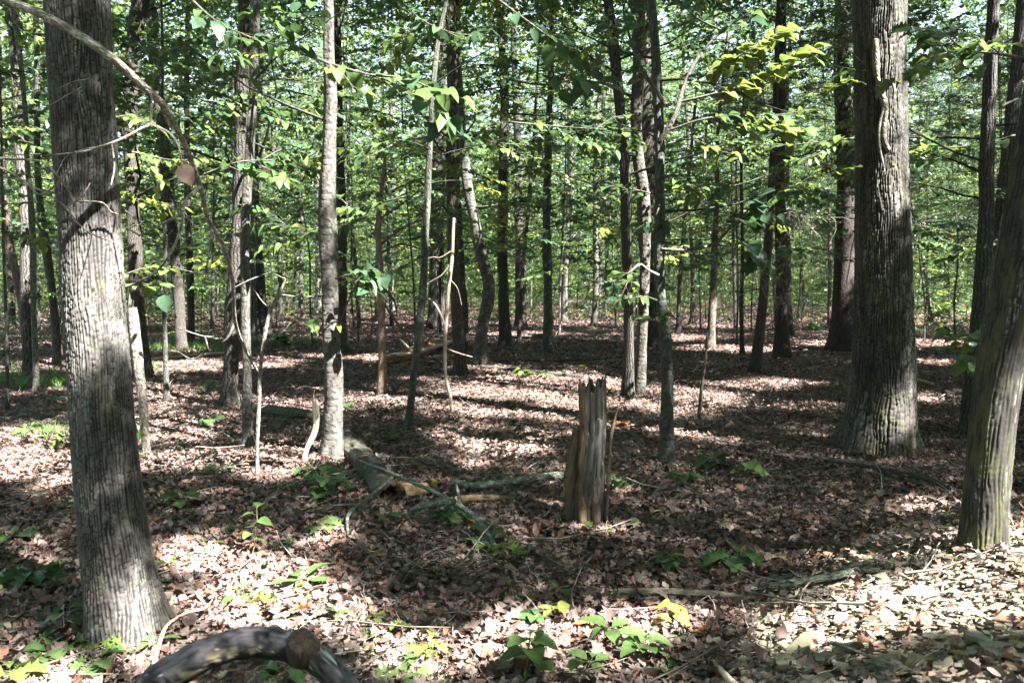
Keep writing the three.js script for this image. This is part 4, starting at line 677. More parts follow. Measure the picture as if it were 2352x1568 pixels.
leafy('leafy_twig', 'whorl of dark oval leaves on the slim lichen-spotted tree, at stump-top height', 6.4, [{ pts: [[1526, 745], [1508, 735], [1496, 732]], n: 7, len: 0.12, m: [1, 0], w: 5, kind: 'oval' }]);
leafy('leafy_twig', 'leaves catching light at mid height against the thick dark oak', 6.7, [{ pts: [[1516, 450], [1480, 440], [1430, 430], [1390, 425]], n: 12, len: 0.11, m: [1, 3], w: 5, lit: 1 }, { pts: [[1516, 470], [1505, 500], [1498, 520]], n: 6, len: 0.12, m: [1, 3], kind: 'wide', w: 4, lit: 1 }, { pts: [[1522, 440], [1580, 432], [1630, 470]], n: 8, len: 0.1, m: [2, 4, 1], w: 4, lit: 1 }, { pts: [[1518, 404], [1570, 402], [1630, 408]], w: 6 }]);
leafy('hanging_vine', 'thin pale vine hanging straight down right of the slim lichen-spotted tree', 6.9, [{ pts: [[1624, 280], [1620, 340], [1618, 400], [1614, 450], [1622, 480]], w: 7, tone: [1.3, 1.25, 1.15] }], { cat: 'vine' });
leafy('leafy_branch', 'dark oak leaves hanging into the top right corner', 4.6, [
  { pts: [[2380, 140], [2300, 124], [2220, 118], [2150, 128], [2090, 160]], n: 16, len: 0.12, m: [0, 3, 2], kind: 'oak', w: 8 }, { pts: [[2220, 118], [2160, 75], [2100, 70]], n: 9, len: 0.12, m: [0, 3], kind: 'oak', w: 5 }, { pts: [[2300, 124], [2260, 100], [2230, 98]], n: 7, len: 0.1, m: [2, 4], kind: 'oval', w: 4, lit: 1 }]);
leafy('leafy_twig', 'dark leaves standing out left of the mossy leaning trunk', 5.2, [{ pts: [[2278, 770], [2250, 782], [2225, 770], [2205, 772]], n: 8, len: 0.1, m: [0, 0, 1], w: 4, kind: 'wide' }, { pts: [[2270, 800], [2245, 815], [2225, 830]], n: 6, len: 0.11, m: [0, 1], w: 4, kind: 'wide' }]);
leafy('leafy_twig', 'round dark leaves left of the reddish dead cedar', 6.8, [{ pts: [[770, 640], [810, 628], [850, 622], [885, 632]], n: 10, len: 0.11, m: [0, 3], w: 4, kind: 'wide' }, { pts: [[810, 628], [830, 650], [850, 660]], n: 5, len: 0.11, m: [0, 3], w: 3, kind: 'wide' }]);
leafy('leafy_twig', 'small shoots with pale leaves on the straight slim tree, at the level of the clearing', 6.9, [{ pts: [[752, 745], [772, 742], [785, 748]], n: 4, len: 0.07, m: [1, 2], w: 3, kind: 'oval', from: 0.1, lit: 1 }, { pts: [[752, 720], [715, 735], [690, 742]], n: 8, len: 0.09, m: [1, 2, 0], w: 3, kind: 'oval' }]);
leafy('leafy_branch', 'dark leaves at the top, between the big left oak and the slim sunlit trunk', 5.0, [
  { pts: [[420, -20], [500, 50], [590, 90], [680, 110]], n: 18, len: 0.12, m: [0, 0, 3], w: 6 }, { pts: [[500, 50], [520, 110], [540, 150]], n: 10, len: 0.11, m: [0, 1], w: 4 }, { pts: [[590, 90], [640, 60], [720, 20]], n: 10, len: 0.12, m: [0, 3], w: 4 }]);
leafy('leafy_branch', 'shaded leaves above the leaning sapling at the top of the picture', 5.6, [
  { pts: [[900, -20], [960, 40], [1040, 75], [1110, 80]], n: 16, len: 0.11, m: [0, 3, 1], w: 6 }, { pts: [[960, 40], [930, 90], [890, 120]], n: 9, len: 0.11, m: [0, 2], w: 4 }]);

for (const [px, py, d, lw, label] of [[640, 250, 8.5, 1.6, 'layered green branch high up left of the slim sunlit trunk'], [860, 330, 9, 1.5, 'layered green branch right of the slim sunlit trunk, above the reddish dead cedar'], [690, 520, 8, 1.3, 'green branch at mid height left of the slim sunlit trunk'], [1180, 330, 9.5, 1.4, 'green branch in front of the straight dark trunk'], [1330, 300, 8.6, 1.5, 'layered branch left of the thick dark oak, high up'], [1640, 420, 8.4, 1.2, 'layered branch right of the lichen-spotted tree, below its glowing crown'], [1880, 330, 9, 1.5, 'layered branch left of the massive right-hand oak'], [2180, 330, 8.5, 1.4, 'layered branch right of the massive right-hand oak'], [460, 260, 8.5, 1.4, 'layered branch over the curved bare branch'], [60, 300, 8, 1.2, 'green branch at the left edge, left of the big furrowed oak'], [2200, 560, 9, 1.2, 'lower green branch between the massive oak and the right-edge trunks'], [820, 470, 9, 1.1, 'lower green branch behind the dead cedar top']]) {
  const q = F / d, w = lw * q / 2, s = R() < 0.5 ? -1 : 1, y2 = (x) => py + x * rr(-0.1, 0.14) + rr(-12, 12);
  leafy('leafy_branch', label, d, [{ pts: [[px - s * w, py - 20], [px - s * w * 0.3, y2(0)], [px + s * w * 0.4, y2(10)], [px + s * w, y2(40)]], n: 22, len: 0.115, m: [0, 1, 1, 2, 3], kind: 'wide', w: 5, from: 0.1, roll: 0.3 }, { pts: [[px - s * w * 0.3, py], [px + s * w * 0.1, py + 0.14 * q], [px + s * w * 0.5, py + 0.2 * q]], n: 14, len: 0.11, m: [0, 1, 2, 3], w: 4, from: 0.1, roll: 0.3, lit: 1 }, { pts: [[px + s * w * 0.2, py], [px + s * w * 0.5, py - 0.14 * q], [px + s * w * 0.9, py - 0.18 * q]], n: 14, len: 0.11, m: [0, 1, 3], kind: 'wide', w: 4, from: 0.1, roll: 0.3 }]);
}

// ---------------------------------------------------------------- bare branches, dead wood
function rod(mb, pts, wpx, o = {}) { // a stick along world points
  const [P, Q] = smoothPath(pts, wpx, o.step || 0.05); mb.tube(P, Q, { sides: o.sides || 8, rough: o.rough ?? 0.004, freq: 6, tile: o.tile || 0.25, seed: R() * 20, shape: o.shape, colour: o.colour || (() => o.tone || [0.8, 0.76, 0.7]) }); return mb;
}
{ // the bare branch that sweeps down from the upper left
  const d = (t) => -lerp(3.02, 6.6, Math.max(0, (t - 0.24) / 0.76)), line = [[-60, -30, 21], [60, 18, 20], [150, 62, 20], [250, 128, 19], [330, 200, 18], [372, 240, 16], [405, 295, 13], [432, 352, 13], [460, 432, 12], [480, 505, 11], [515, 570, 10], [533, 640, 9], [540, 740, 8], [562, 800, 7], [590, 852, 6]];
  const n = line.length - 1, at = (i) => Pz(line[i][0], line[i][1], d(i / n)), b = at(0), g = thing('bare_branch', 'long bare grey branch sweeping down from the upper left corner, with dead twigs', 'branch', null, b);
  part('branch', rod(new MB(), line.map((_, i) => at(i).sub(b)), line.map((l, i) => l[2] * -d(i / n) / F / 2), { sides: 9, tone: [1.25, 1.15, 1.1], rough: 0.002, step: 0.04 }).build(), M.thin, g);
  const dz = (x) => { let i = 0; while (i < n && line[i + 1][0] < x) i++; return d(Math.min(1, i / n)); };
  const tw = (list, w, z, tone) => part('twig', rod(new MB(), list.map(([x, y], i) => Pz(x, y, z + (i ? rr(-0.06, 0.06) : 0)).sub(b)), list.map((_, i) => w * -z / F / 2 * (1 - i / list.length * 0.7)), { sides: 6, tone: tone || [1.3, 1.22, 1.15], rough: 0.0008, step: 0.03 }).build(), M.thin, g);
  tw([[343, 212], [346, 250], [344, 285]], 9, dz(343), [0.4, 0.37, 0.35]); tw([[344, 285], [300, 308], [255, 328], [190, 348], [100, 356]], 7, dz(343)); tw([[344, 285], [392, 308], [414, 352], [416, 388]], 6, dz(343), [0.5, 0.45, 0.42]); tw([[255, 328], [262, 380], [254, 425]], 4, dz(343));
  tw([[460, 428], [424, 462], [420, 500], [392, 580], [340, 636], [290, 646], [258, 628]], 8, dz(460)); tw([[420, 490], [370, 515], [320, 541]], 8, dz(460), [1.5, 1.4, 1.3]); tw([[320, 541], [285, 522], [258, 516]], 5, dz(460)); tw([[340, 636], [290, 660], [228, 666]], 5, dz(460), [0.6, 0.55, 0.5]); tw([[424, 462], [404, 480], [366, 472]], 4, dz(460));
  tw([[486, 528], [482, 570], [474, 612]], 8, dz(486)); tw([[430, 352], [468, 378], [474, 420], [470, 450]], 5, dz(430), [0.6, 0.55, 0.5]); tw([[480, 505], [450, 520], [430, 500], [400, 492]], 4, dz(486)); tw([[500, 550], [520, 600], [530, 620]], 5, dz(486));
  tw([[533, 640], [490, 632], [430, 622], [396, 612]], 4, dz(533)); tw([[540, 740], [520, 778], [480, 800], [442, 825], [410, 808]], 5, -6.1, [0.6, 0.5, 0.45]); tw([[536, 690], [536, 720], [512, 768], [470, 772], [390, 745]], 5, -6.0); tw([[470, 772], [478, 800], [480, 808]], 3, -6.0);
  tw([[414, 470], [438, 520], [434, 566], [404, 570]], 3, dz(460)); tw([[392, 580], [420, 560], [440, 520]], 3, dz(460), [0.7, 0.65, 0.6]); tw([[540, 660], [580, 640], [620, 628], [655, 640]], 4, -6.2); tw([[410, 470], [440, 430], [470, 380]], 3, dz(440), [0.7, 0.65, 0.6]); tw([[404, 480], [450, 500], [500, 470]], 3, dz(440));
  const dl = part('dead_leaf', LEAVES.wide[2], (() => { const m = M.dry.clone(); m.color.setRGB(0.1, 0.075, 0.06); m.name = 'dead leaf'; return m; })(), g); dl.position.copy(Pz(416, 378, dz(343)).sub(b)); dl.quaternion.setFromEuler(new THREE.Euler(Math.PI / 2, 0.4, 0)); dl.scale.setScalar(0.085); tag(dl, 'brown dead leaf hanging');
  // twigs from the left edge in front of the big oak
  const b2 = Pz(-30, 362, -3.1), g2 = thing('bare_twig', 'forked pale dead twig reaching from the left edge across the big oak', 'twig', null, b2);
  const t2 = (list, w, tone) => part('twig', rod(new MB(), list.map(([x, y], i) => Pz(x, y, -3.1 + (i ? rr(-0.05, 0.05) : 0)).sub(b2)), list.map((_, i) => w * 3.1 / F / 2 * (1 - i / list.length * 0.6)), { sides: 6, tone: tone || [1.4, 1.3, 1.22], rough: 0.0006, step: 0.02 }).build(), M.thin, g2);
  t2([[-30, 362], [40, 365], [95, 371], [128, 400], [158, 440], [175, 475]], 7); t2([[-30, 370], [30, 400], [64, 424], [90, 446], [128, 424], [160, 385], [175, 350], [172, 348]], 6); t2([[64, 424], [110, 446], [150, 476], [176, 510], [216, 540], [262, 556]], 5); t2([[150, 476], [190, 448], [206, 420]], 4); t2([[176, 462], [236, 466], [252, 484], [270, 492]], 4); t2([[128, 400], [150, 360], [168, 350], [250, 330]], 3); t2([[0, 468], [60, 466], [100, 462]], 3, [0.6, 0.56, 0.52]); t2([[130, 205], [160, 190], [205, 180]], 3); t2([[100, 250], [140, 226], [185, 200]], 3);
}
{ // young stem that the branch tip touches
  const pa = [[590, 1102], [590, 1020], [594, 930], [596, 870], [606, 780], [622, 710], [640, 676], [656, 640]].map(([x, y]) => [x, y]); const b = G(590, 1102), g = thing('dead_sapling', 'thin pale dead sapling touching the tip of the long bare branch, forked near the ground', 'sapling', null, b), k = -b.z / F;
  part('trunk', rod(new MB(), pa.map(([x, y], i) => i ? Pz(x, y, b.z).sub(b) : V3(0, -0.05, 0)), [10, 9, 9, 9, 9, 8, 6, 4].map((w) => w * k / 2), { tone: [0.9, 0.86, 0.82], rough: 0.003, step: 0.06 }).build(), M.thin, g);
  for (const l of [[[622, 712], [600, 690], [580, 660]], [[640, 676], [700, 682], [740, 676]], [[606, 790], [640, 770], [668, 740]], [[592, 940], [620, 925], [650, 905]]]) part('twig', rod(new MB(), l.map(([x, y]) => Pz(x, y, b.z).sub(b)), [0.006, 0.005, 0.003], { sides: 5, rough: 0.001, step: 0.05, tone: [1, 0.95, 0.9] }).build(), M.thin, g);
}
function snag(label, base, list, mat, tone, o = {}) { // broken standing stem
  const b = G(...base), k = -b.z / F, g = thing(o.name || 'snag', label, o.cat || 'snag', null, b);
  const P = list.map(([x, y], i) => i ? Pz(x, y, b.z).sub(b) : V3(0, -0.04, 0)), mb = rod(new MB(), P, list.map((l) => l[2] * k / 2), { sides: 10, rough: o.rough ?? 0.008, step: 0.05, tone });
  part('trunk', mb.build(), mat, g);
  for (const br of o.branches || []) part(o.bname || 'branch', rod(new MB(), br.map(([x, y, dz]) => Pz(x, y, b.z + (dz || 0)).sub(b)), br.map((_, i) => (br.w || 6) * k / 2 * (1 - i / br.length * 0.7)), { sides: 6, rough: 0.002, step: 0.06, tone: o.btone || tone }).build(), o.bmat || mat, g);
  if (o.spikes) { const [x, y, w] = list[list.length - 1]; for (let i = 0; i < o.spikes; i++) { const c = Pz(x + rr(-w, w) * 0.4, y + rr(-4, 10), b.z + rr(-0.03, 0.03)).sub(b), mb2 = new MB(); mb2.col = mul(tone, 1.1); stick(mb2, c, c.clone().add(V3(rr(-0.02, 0.02), rr(0.04, 0.12), 0)), w * k * 0.14); part('splinter', mb2.build(), mat, g); } }
  return { g, b, k };
}
const wlist = (a, w) => { a.w = w; return a; };
snag('pale broken-off snag leaning just right of the big left-hand oak', [338, 1046], [[338, 1046, 20], [330, 970, 20], [322, 880, 22], [312, 790, 23], [306, 730, 24], [303, 706, 20]], M.thin, [1.15, 1.08, 1], { spikes: 4 });
snag('short white birch snag leaning left of the straight slim tree', [694, 1062], [[694, 1062, 13], [704, 1032, 13], [722, 992, 14], [726, 950, 14], [720, 915, 10]], M.wood, [1.6, 1.6, 1.55], { spikes: 3, branches: [wlist([[698, 1050], [708, 1060], [716, 1066]], 5)] });
snag('reddish dead cedar with broken shaggy top and spidery twigs at the clearing', [876, 907], [[876, 907, 24], [878, 840, 20], [876, 760, 17], [876, 680, 18], [872, 600, 16], [868, 520, 14], [878, 420, 10], [888, 320, 6]], M.cedar, [1.35, 1.2, 1.1], {
  name: 'dead_cedar', cat: 'dead tree', btone: [0.9, 0.82, 0.75], branches: [[[880, 812], [940, 800], [1000, 770], [1040, 750], [1080, 730]], [[880, 640], [930, 610], [1000, 570], [1060, 545]], [[878, 600], [830, 640], [800, 690], [782, 740]], [[878, 690], [910, 740], [930, 770], [960, 800]], [[876, 560], [930, 520], [980, 500]], [[878, 720], [840, 735], [800, 730]], [[880, 660], [905, 690], [912, 730]], [[874, 700], [856, 740], [850, 780]], [[876, 500], [920, 470], [960, 440]], [[876, 580], [920, 560], [960, 570]], [[878, 740], [850, 770], [820, 790]]] });
snag('silvery bare dead stem with short stubs, left of the brown-barked tree', [1040, 952], [[1040, 952, 9], [1034, 910, 9], [1024, 870, 8], [1022, 820, 8], [1024, 740, 9], [1030, 660, 9], [1038, 580, 8], [1042, 500, 7]], M.wood, [0.6, 0.57, 0.54], {
  name: 'dead_tree', cat: 'dead tree', btone: [0.6, 0.57, 0.54], branches: [wlist([[1034, 606], [1012, 634], [1000, 640], [974, 655]], 3), wlist([[1038, 575], [1010, 592], [990, 590], [966, 606]], 3), wlist([[1032, 640], [1050, 660], [1060, 700]], 2.5), [[1024, 750], [1000, 700], [978, 680]], [[1022, 800], [1050, 810], [1085, 820]]] });
{ // the broken stump in the middle
  const b = G(1344, 1200), k = -b.z / F, g = thing('stump', 'tall broken grey stump standing alone in the middle, jagged on top, bark gone', 'stump', null, b), mb = new MB();
  const SN = 110, rows = [], Hh = 345 * k, N = 130, topAt = (a) => { const c = Math.cos(a), s = Math.sin(a); return Hh * (0.955 + 0.035 * sstep(0.5, 0.9, c) + 0.03 * (vnoise(c * 4, s * 4, 3) - 0.5) * 2 + 0.022 * (vnoise(c * 11, s * 11, 7) - 0.5) * 2 - 0.04 * sstep(0.62, 0.8, vnoise(c * 5, s * 5, 11))); };
  bole([b.clone(), b.clone().add(V3(0.05, Hh, 0))], [0.15, 0.1]);
  const ctr = (t) => V3(lerp(2, 16, sstep(0, 0.7, t)) * k, 0, 0), rad = (t) => lerp(86, 61, sstep(0.0, 0.62, t)) * k / 2 * (1 + 0.3 * Math.exp(-t * 16));
  for (let i = 0; i <= N; i++) {
    const row = [];
    for (let j = 0; j <= SN; j++) {
      const a = (j % SN) / SN * 6.2832, c = Math.cos(a), s = Math.sin(a), tt = i / N, y = -0.05 + tt * (topAt(a) + 0.05), t = Math.max(0, y / Hh), ce = ctr(t);
      const gro = vnoise(c * 7 + y * 0.4, s * 7, y * 1.3) - 0.5, gro2 = vnoise(c * 26, s * 26, y * 3) + 0.6 * vnoise(c * 50, s * 50, y * 8) - 0.8, side = c < -0.35 ? 1 : 0;
      let r = rad(t) * (1 + 0.16 * (fbm(c * 1.6 + 4, s * 1.6, y * 1.2) - 0.5)) + gro * 0.01 + gro2 * 0.004 + (fbm(c * 2.5 + 3, s * 2.5, y * 9) - 0.5) * 0.035;
      if (c > 0.2 && c < 0.62 && s > 0 && t > 0.72) r *= 0.78;                                       // split at the top
      // silvered face, brown rot low and at the left, dark streaks
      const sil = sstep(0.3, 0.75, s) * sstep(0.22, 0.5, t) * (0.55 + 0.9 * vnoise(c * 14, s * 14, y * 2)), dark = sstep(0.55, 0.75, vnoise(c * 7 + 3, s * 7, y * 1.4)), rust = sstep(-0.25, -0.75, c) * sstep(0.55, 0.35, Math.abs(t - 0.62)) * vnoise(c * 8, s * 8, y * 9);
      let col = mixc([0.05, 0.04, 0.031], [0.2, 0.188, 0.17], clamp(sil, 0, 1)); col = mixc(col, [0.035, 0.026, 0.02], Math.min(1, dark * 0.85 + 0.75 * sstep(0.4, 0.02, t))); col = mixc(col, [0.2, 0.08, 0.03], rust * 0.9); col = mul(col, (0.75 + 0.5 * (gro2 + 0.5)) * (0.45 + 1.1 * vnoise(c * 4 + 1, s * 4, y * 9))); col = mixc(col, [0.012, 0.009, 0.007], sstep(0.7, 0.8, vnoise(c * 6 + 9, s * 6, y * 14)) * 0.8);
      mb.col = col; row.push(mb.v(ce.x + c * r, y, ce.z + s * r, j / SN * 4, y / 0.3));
    }
    rows.push(row);
  }
  for (let i = 0; i < N; i++) for (let j = 0; j < SN; j++) { mb.f(rows[i][j], rows[i + 1][j + 1], rows[i][j + 1]); mb.f(rows[i][j], rows[i + 1][j], rows[i + 1][j + 1]); }
  const mid = (() => { mb.col = [0.1, 0.06, 0.035]; return mb.v(ctr(0.85).x, Hh * 0.8, 0, 0, 0); })(); for (let j = 0; j < SN; j++) mb.f(rows[N][j], mid, rows[N][j + 1]);
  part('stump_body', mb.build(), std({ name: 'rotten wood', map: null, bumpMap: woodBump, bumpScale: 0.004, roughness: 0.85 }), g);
  const slab = (pts, w, th, tone, name) => { const m2 = new MB(); m2.col = tone; const P = pts.map(([x, y, dz]) => Pz(x, y, b.z + dz).sub(b)); const [A, B] = smoothPath(P, P.map((_, i) => w * (1 - 0.6 * (i / (P.length - 1)) ** 2)), 0.03); m2.tube(A, B, { sides: 12, rough: Math.min(0.012, w * 0.35), freq: 16, tile: 0.2, shape: (t, a) => (Math.abs(Math.sin(a)) > 0.5 ? th : 1), colour: (t, a, l) => mul(tone, 0.7 + 0.6 * vnoise(a * 3, l * 9)) }); part(name, m2.build(), M.wood, g); };
  slab([[1314, 1200, 0.04], [1313, 1120, 0.04], [1317, 1050, 0.03], [1326, 985, 0.02]], 0.055, 0.5, [0.26, 0.2, 0.14], 'splinter'); slab([[1392, 1190, 0.06], [1398, 1100, 0.05], [1404, 1000, 0.05], [1418, 940, 0.05]], 0.014, 0.5, [0.4, 0.36, 0.32], 'bark_strip'); slab([[1370, 1204, 0.14], [1366, 1150, 0.12], [1362, 1110, 0.1]], 0.03, 0.45, [0.25, 0.2, 0.15], 'splinter'); slab([[1340, 1205, 0.16], [1336, 1160, 0.13], [1332, 1110, 0.11]], 0.026, 0.45, [0.4, 0.3, 0.2], 'splinter'); slab([[1330, 1222, 0.25], [1350, 1210, 0.2], [1362, 1196, 0.12]], 0.016, 0.6, [0.5, 0.45, 0.4], 'root');
  for (const [x, y0, y1, dz] of [[1386, 860, 826, 0.0], [1352, 866, 838, 0.05], [1368, 862, 840, 0.04]]) { const m2 = new MB(); m2.col = [0.5, 0.42, 0.32]; stick(m2, Pz(x, y0, b.z + dz).sub(b), Pz(x + 2, y1, b.z + dz).sub(b), 0.008); part('splinter', m2.build(), M.wood, g); }
  const lf = addLeaf(g, Pz(1326, 842, b.z + 0.02).sub(b), V3(1, 0.15, 0.2), 0.085, 'oval', leafMats[5]); tag(lf, 'yellow leaf caught on the stump');
}
function log(name, label, cat, pts, mat, tone, o = {}) { // lying wood; pts [px, py, width px] on the ground
  const P = pts.map(([x, y, w, up]) => { const p0 = G(x, y), lift = 0.028 / (toPx(p0)[2] / F), p = G(x, y + (up ?? 0.35) * w + lift), k = toPx(p)[2] / F; p.y += (up ?? 0.35) * w * k + 0.028; return [p, w * k / 2]; }), b = P[0][0].clone(); b.y = gh(b.x, b.z); const g = thing(name, label, cat, o.group, b);
  part(o.pname || 'wood', rod(new MB(), P.map((p) => p[0].clone().sub(b)), P.map((p) => p[1]), { sides: o.sides || 9, rough: o.rough ?? 0.004, step: o.step || 0.06, tone, colour: o.colour, shape: o.shape }).build(), mat, g);
  for (const br of o.branches || []) { const Q = br.map(([x, y, w, up]) => { const p0 = G(x, y), lift = 0.028 / (toPx(p0)[2] / F), p = G(x, y + (up ?? 0.5) * w + lift), k = toPx(p)[2] / F; p.y += (up ?? 0.5) * w * k + 0.028; return [p.sub(b), w * k / 2]; }); part('branch', rod(new MB(), Q.map((q) => q[0]), Q.map((q) => q[1]), { sides: 7, rough: 0.002, step: 0.05, tone }).build(), mat, g); }
  return g;
}
const mossy = (t, a, l) => mixc(mixc([0.2, 0.17, 0.14], [0.48, 0.5, 0.45], sstep(0.55, 0.7, vnoise(a * 2, l * 6))), [0.12, 0.13, 0.06], sstep(0.5, 0.65, vnoise(a * 1.5 + 9, l * 3)) * 0.9);
{ // the mossy log that lies from behind the straight slim tree to its hollow end
  const ends = [[766, 988, 36], [796, 1014, 44], [828, 1052, 48], [864, 1098, 58], [892, 1134, 60]], P = ends.map(([x, y, w]) => { const p = G(x, y + w * 0.26), k = toPx(p)[2] / F; p.y += w * k * 0.26; return [p, w * k / 2]; }), b = P[0][0].clone(); b.y = gh(b.x, b.z);
  const g = thing('rotten_log', 'mossy rotten log with a hollow orange end lying beside the straight slim tree', 'log', null, b);
  const outer = P.map((p) => p[0].clone().sub(b)), [A, B] = smoothPath(outer, P.map((p) => p[1]), 0.03);
  part('log_shell', new MB().tube(A, B, { sides: 40, rough: 0.03, freq: 5, tile: 0.5, open: true, shape: (t, a, l) => 1 + 0.22 * (fbm(Math.cos(a) * 2.5, Math.sin(a) * 2.5, l * 6) - 0.5) + 0.08 * vnoise(Math.cos(a) * 7, Math.sin(a) * 7, l * 20), colour: mossy }).build(), M.thin, g);
  const n = A.length, inA = A.slice(n - 9), inB = B.slice(n - 9).map((r) => r * 0.72); inA.push(A[n - 1].clone().add(V3().subVectors(A[n - 1], A[n - 2]).multiplyScalar(0.3)));
  inB.push(B[n - 1] * 0.95);
  part('hollow', new MB().tube(inA, inB, { sides: 22, rough: 0.02, freq: 8, tile: 0.3, open: true, colour: (t, a, l) => mixc([0.55, 0.2, 0.06], [0.8, 0.55, 0.3], vnoise(a * 2, l * 20)) }).build(), std({ name: 'orange rot', color: new THREE.Color().setRGB(0.75, 0.6, 0.45), bumpMap: woodBump, bumpScale: 0.006 }), g);
  const rim = new MB(); { const c = A[n - 1], t = V3().subVectors(A[n - 1], A[n - 3]).normalize(), nx = V3(1, 0, 0).addScaledVector(t, -t.x).normalize(), ny = V3().crossVectors(t, nx), r = []; for (let j = 0; j < 26; j++) { const a = j / 26 * 6.283, wob = 1 + 0.12 * (vnoise(Math.cos(a) * 3, Math.sin(a) * 3) - 0.5), d = V3().addScaledVector(nx, Math.cos(a)).addScaledVector(ny, Math.sin(a)); rim.col = mixc([0.42, 0.36, 0.26], [0.1, 0.07, 0.045], hash(j, 4)); const off = t.clone().multiplyScalar(0.02 + 0.07 * vnoise(Math.cos(a) * 3, Math.sin(a) * 3, 7) + 0.05 * hash(j, 9)); r.push([rim.v(...c.clone().addScaledVector(d, B[n - 1] * 1.03 * wob).toArray()), rim.v(...c.clone().addScaledVector(d, B[n - 1] * (0.78 + 0.2 * hash(j, 5))).add(off).toArray()), rim.v(...c.clone().addScaledVector(d, B[n - 1] * (0.5 + 0.25 * hash(j, 6))).toArray())]); } for (let j = 0; j < 26; j++) { const q = (j + 1) % 26; for (let e = 0; e < 2; e++) { rim.f(r[j][e], r[q][e], r[q][e + 1]); rim.f(r[j][e], r[q][e + 1], r[j][e + 1]); } } }
  part('broken_rim', rim.build(), M.wood, g);
}
{ const b = G(945, 1142), g = thing('bark_slab', 'curled slab of brown bark beside the hollow log end', 'bark', null, b), mb = new MB(), r = []; for (let i = 0; i <= 10; i++) { const row = []; for (let j = 0; j <= 8; j++) { const u = i / 10 - 0.5, v = j / 8 - 0.5, a = v * 2.4; mb.col = mul([0.34, 0.22, 0.12], 0.6 + 0.7 * vnoise(i * 0.9, j * 1.3)); row.push(mb.v(u * 0.2 + 0.012 * hash(i, j), 0.05 + Math.cos(a) * 0.06 + (hash(j, i) - 0.5) * 0.01, Math.sin(a) * 0.07 * (1 - 0.4 * u))); } r.push(row); } for (let i = 0; i < 10; i++) for (let j = 0; j < 8; j++) { mb.f(r[i][j], r[i][j + 1], r[i + 1][j]); mb.f(r[i][j + 1], r[i + 1][j + 1], r[i + 1][j]); } const m = part('bark_sheet', mb.build(), std({ name: 'inner bark', side: THREE.DoubleSide, bumpMap: woodBump, bumpScale: 0.004 }), g); m.rotation.set(0.5, 0.5, -0.35); }
const LICH = [0.68, 0.8, 0.74];
log('fallen_branch', 'arched lichen-covered branch fallen across the mossy log, its tip bending down right', 'branch', [[826, 1058, 6, 5], [880, 1078, 7, 6], [950, 1108, 8, 6], [1000, 1130, 9, 5], [1040, 1152, 13, 3], [1090, 1186, 13, 2], [1122, 1226, 12, 1.4], [1140, 1258, 9, 0.6]], M.thin, LICH, { rough: 0.003, step: 0.03, branches: [[[905, 1092, 7, 6], [850, 1140, 7, 4], [800, 1184, 8, 3], [800, 1232, 5, 0.4]], [[1042, 1152, 16, 4], [985, 1160, 16, 2], [945, 1172, 12, 0.4]], [[832, 1160, 5, 5], [770, 1160, 5, 5], [730, 1168, 4, 6]], [[1058, 1160, 9, 4], [1052, 1130, 8, 4], [1046, 1105, 6, 6]], [[1126, 1228, 8, 1.5], [1100, 1250, 7, 1], [1082, 1270, 5, 0.4]], [[1116, 1200, 6, 1], [1150, 1208, 6, 1], [1180, 1205, 5, 1]]] });
log('fallen_log', 'thin lichen-grey log lying left of the broken stump', 'log', [[1048, 1108, 17], [1080, 1116, 20], [1140, 1112, 18], [1230, 1098, 20], [1300, 1092, 22]], M.thin, [0.95, 1, 0.9], { rough: 0.007, branches: [[[1148, 1112, 6, 1], [1165, 1096, 6, 3]]] });
log('wood_plank', 'flat splintered piece of rotten wood left of the stump, in front of the thin log', 'wood', [[1040, 1148, 18], [1090, 1146, 24], [1180, 1146, 16]], M.wood, [0.6, 0.46, 0.34], { rough: 0.006, shape: (t, a) => (Math.abs(Math.cos(a)) > 0.6 ? 0.45 : 1) });
log('fallen_pole', 'dark slim pole lying across the back of the clearing, ending behind the stump', 'log', [[1105, 842, 9], [1170, 848, 10], [1260, 858, 11], [1340, 866, 10]], M.bark, [0.4, 0.37, 0.35]);
log('fallen_pole', 'thinner dark pole lying farther back behind the first one', 'log', [[1150, 830, 6], [1250, 828, 6], [1340, 826, 6], [1440, 820, 5]], M.bark, [0.4, 0.37, 0.35], { branches: [[[1300, 828, 4], [1290, 845, 4, 1]]] });
log('fallen_stick', 'long grey stick in the shade below the stump, on the right', 'stick', [[1420, 1358, 16], [1480, 1358, 18], [1560, 1360, 19], [1640, 1366, 20], [1725, 1376, 16]], M.wood, [0.55, 0.52, 0.5], { rough: 0.006 });
log('fallen_stick', 'lichen-patched stick at the near edge of the shade, left of the shale bank', 'stick', [[1725, 1352, 12], [1800, 1342, 18], [1880, 1330, 20], [1960, 1312, 14]], M.thin, [0.85, 0.95, 0.85], { rough: 0.006, branches: [[[1750, 1350, 6], [1770, 1330, 6, 2]], [[1760, 1352, 5], [1742, 1378, 5, 0.6]]] });
log('fallen_branch', 'dark branch lying before the roots of the massive right-hand oak', 'branch', [[1780, 1046, 10], [1860, 1052, 12], [1950, 1062, 14], [2040, 1078, 16], [2120, 1098, 18], [2180, 1118, 14]], M.bark, [0.5, 0.45, 0.42], { rough: 0.006 });
log('fallen_branch', 'thin dark branch in front of the right-hand oak, ending at the mossy leaning trunk', 'branch', [[1935, 1098, 7], [2010, 1112, 8], [2080, 1126, 9], [2150, 1150, 10], [2225, 1180, 9]], M.bark, [0.45, 0.42, 0.4], { branches: [[[2150, 1150, 5], [2190, 1132, 4, 1]]] });
log('fallen_log', 'dark log end behind the mossy leaning trunk at the right edge', 'log', [[2170, 902, 14], [2220, 898, 15], [2265, 896, 15]], M.bark, [0.35, 0.32, 0.3]);
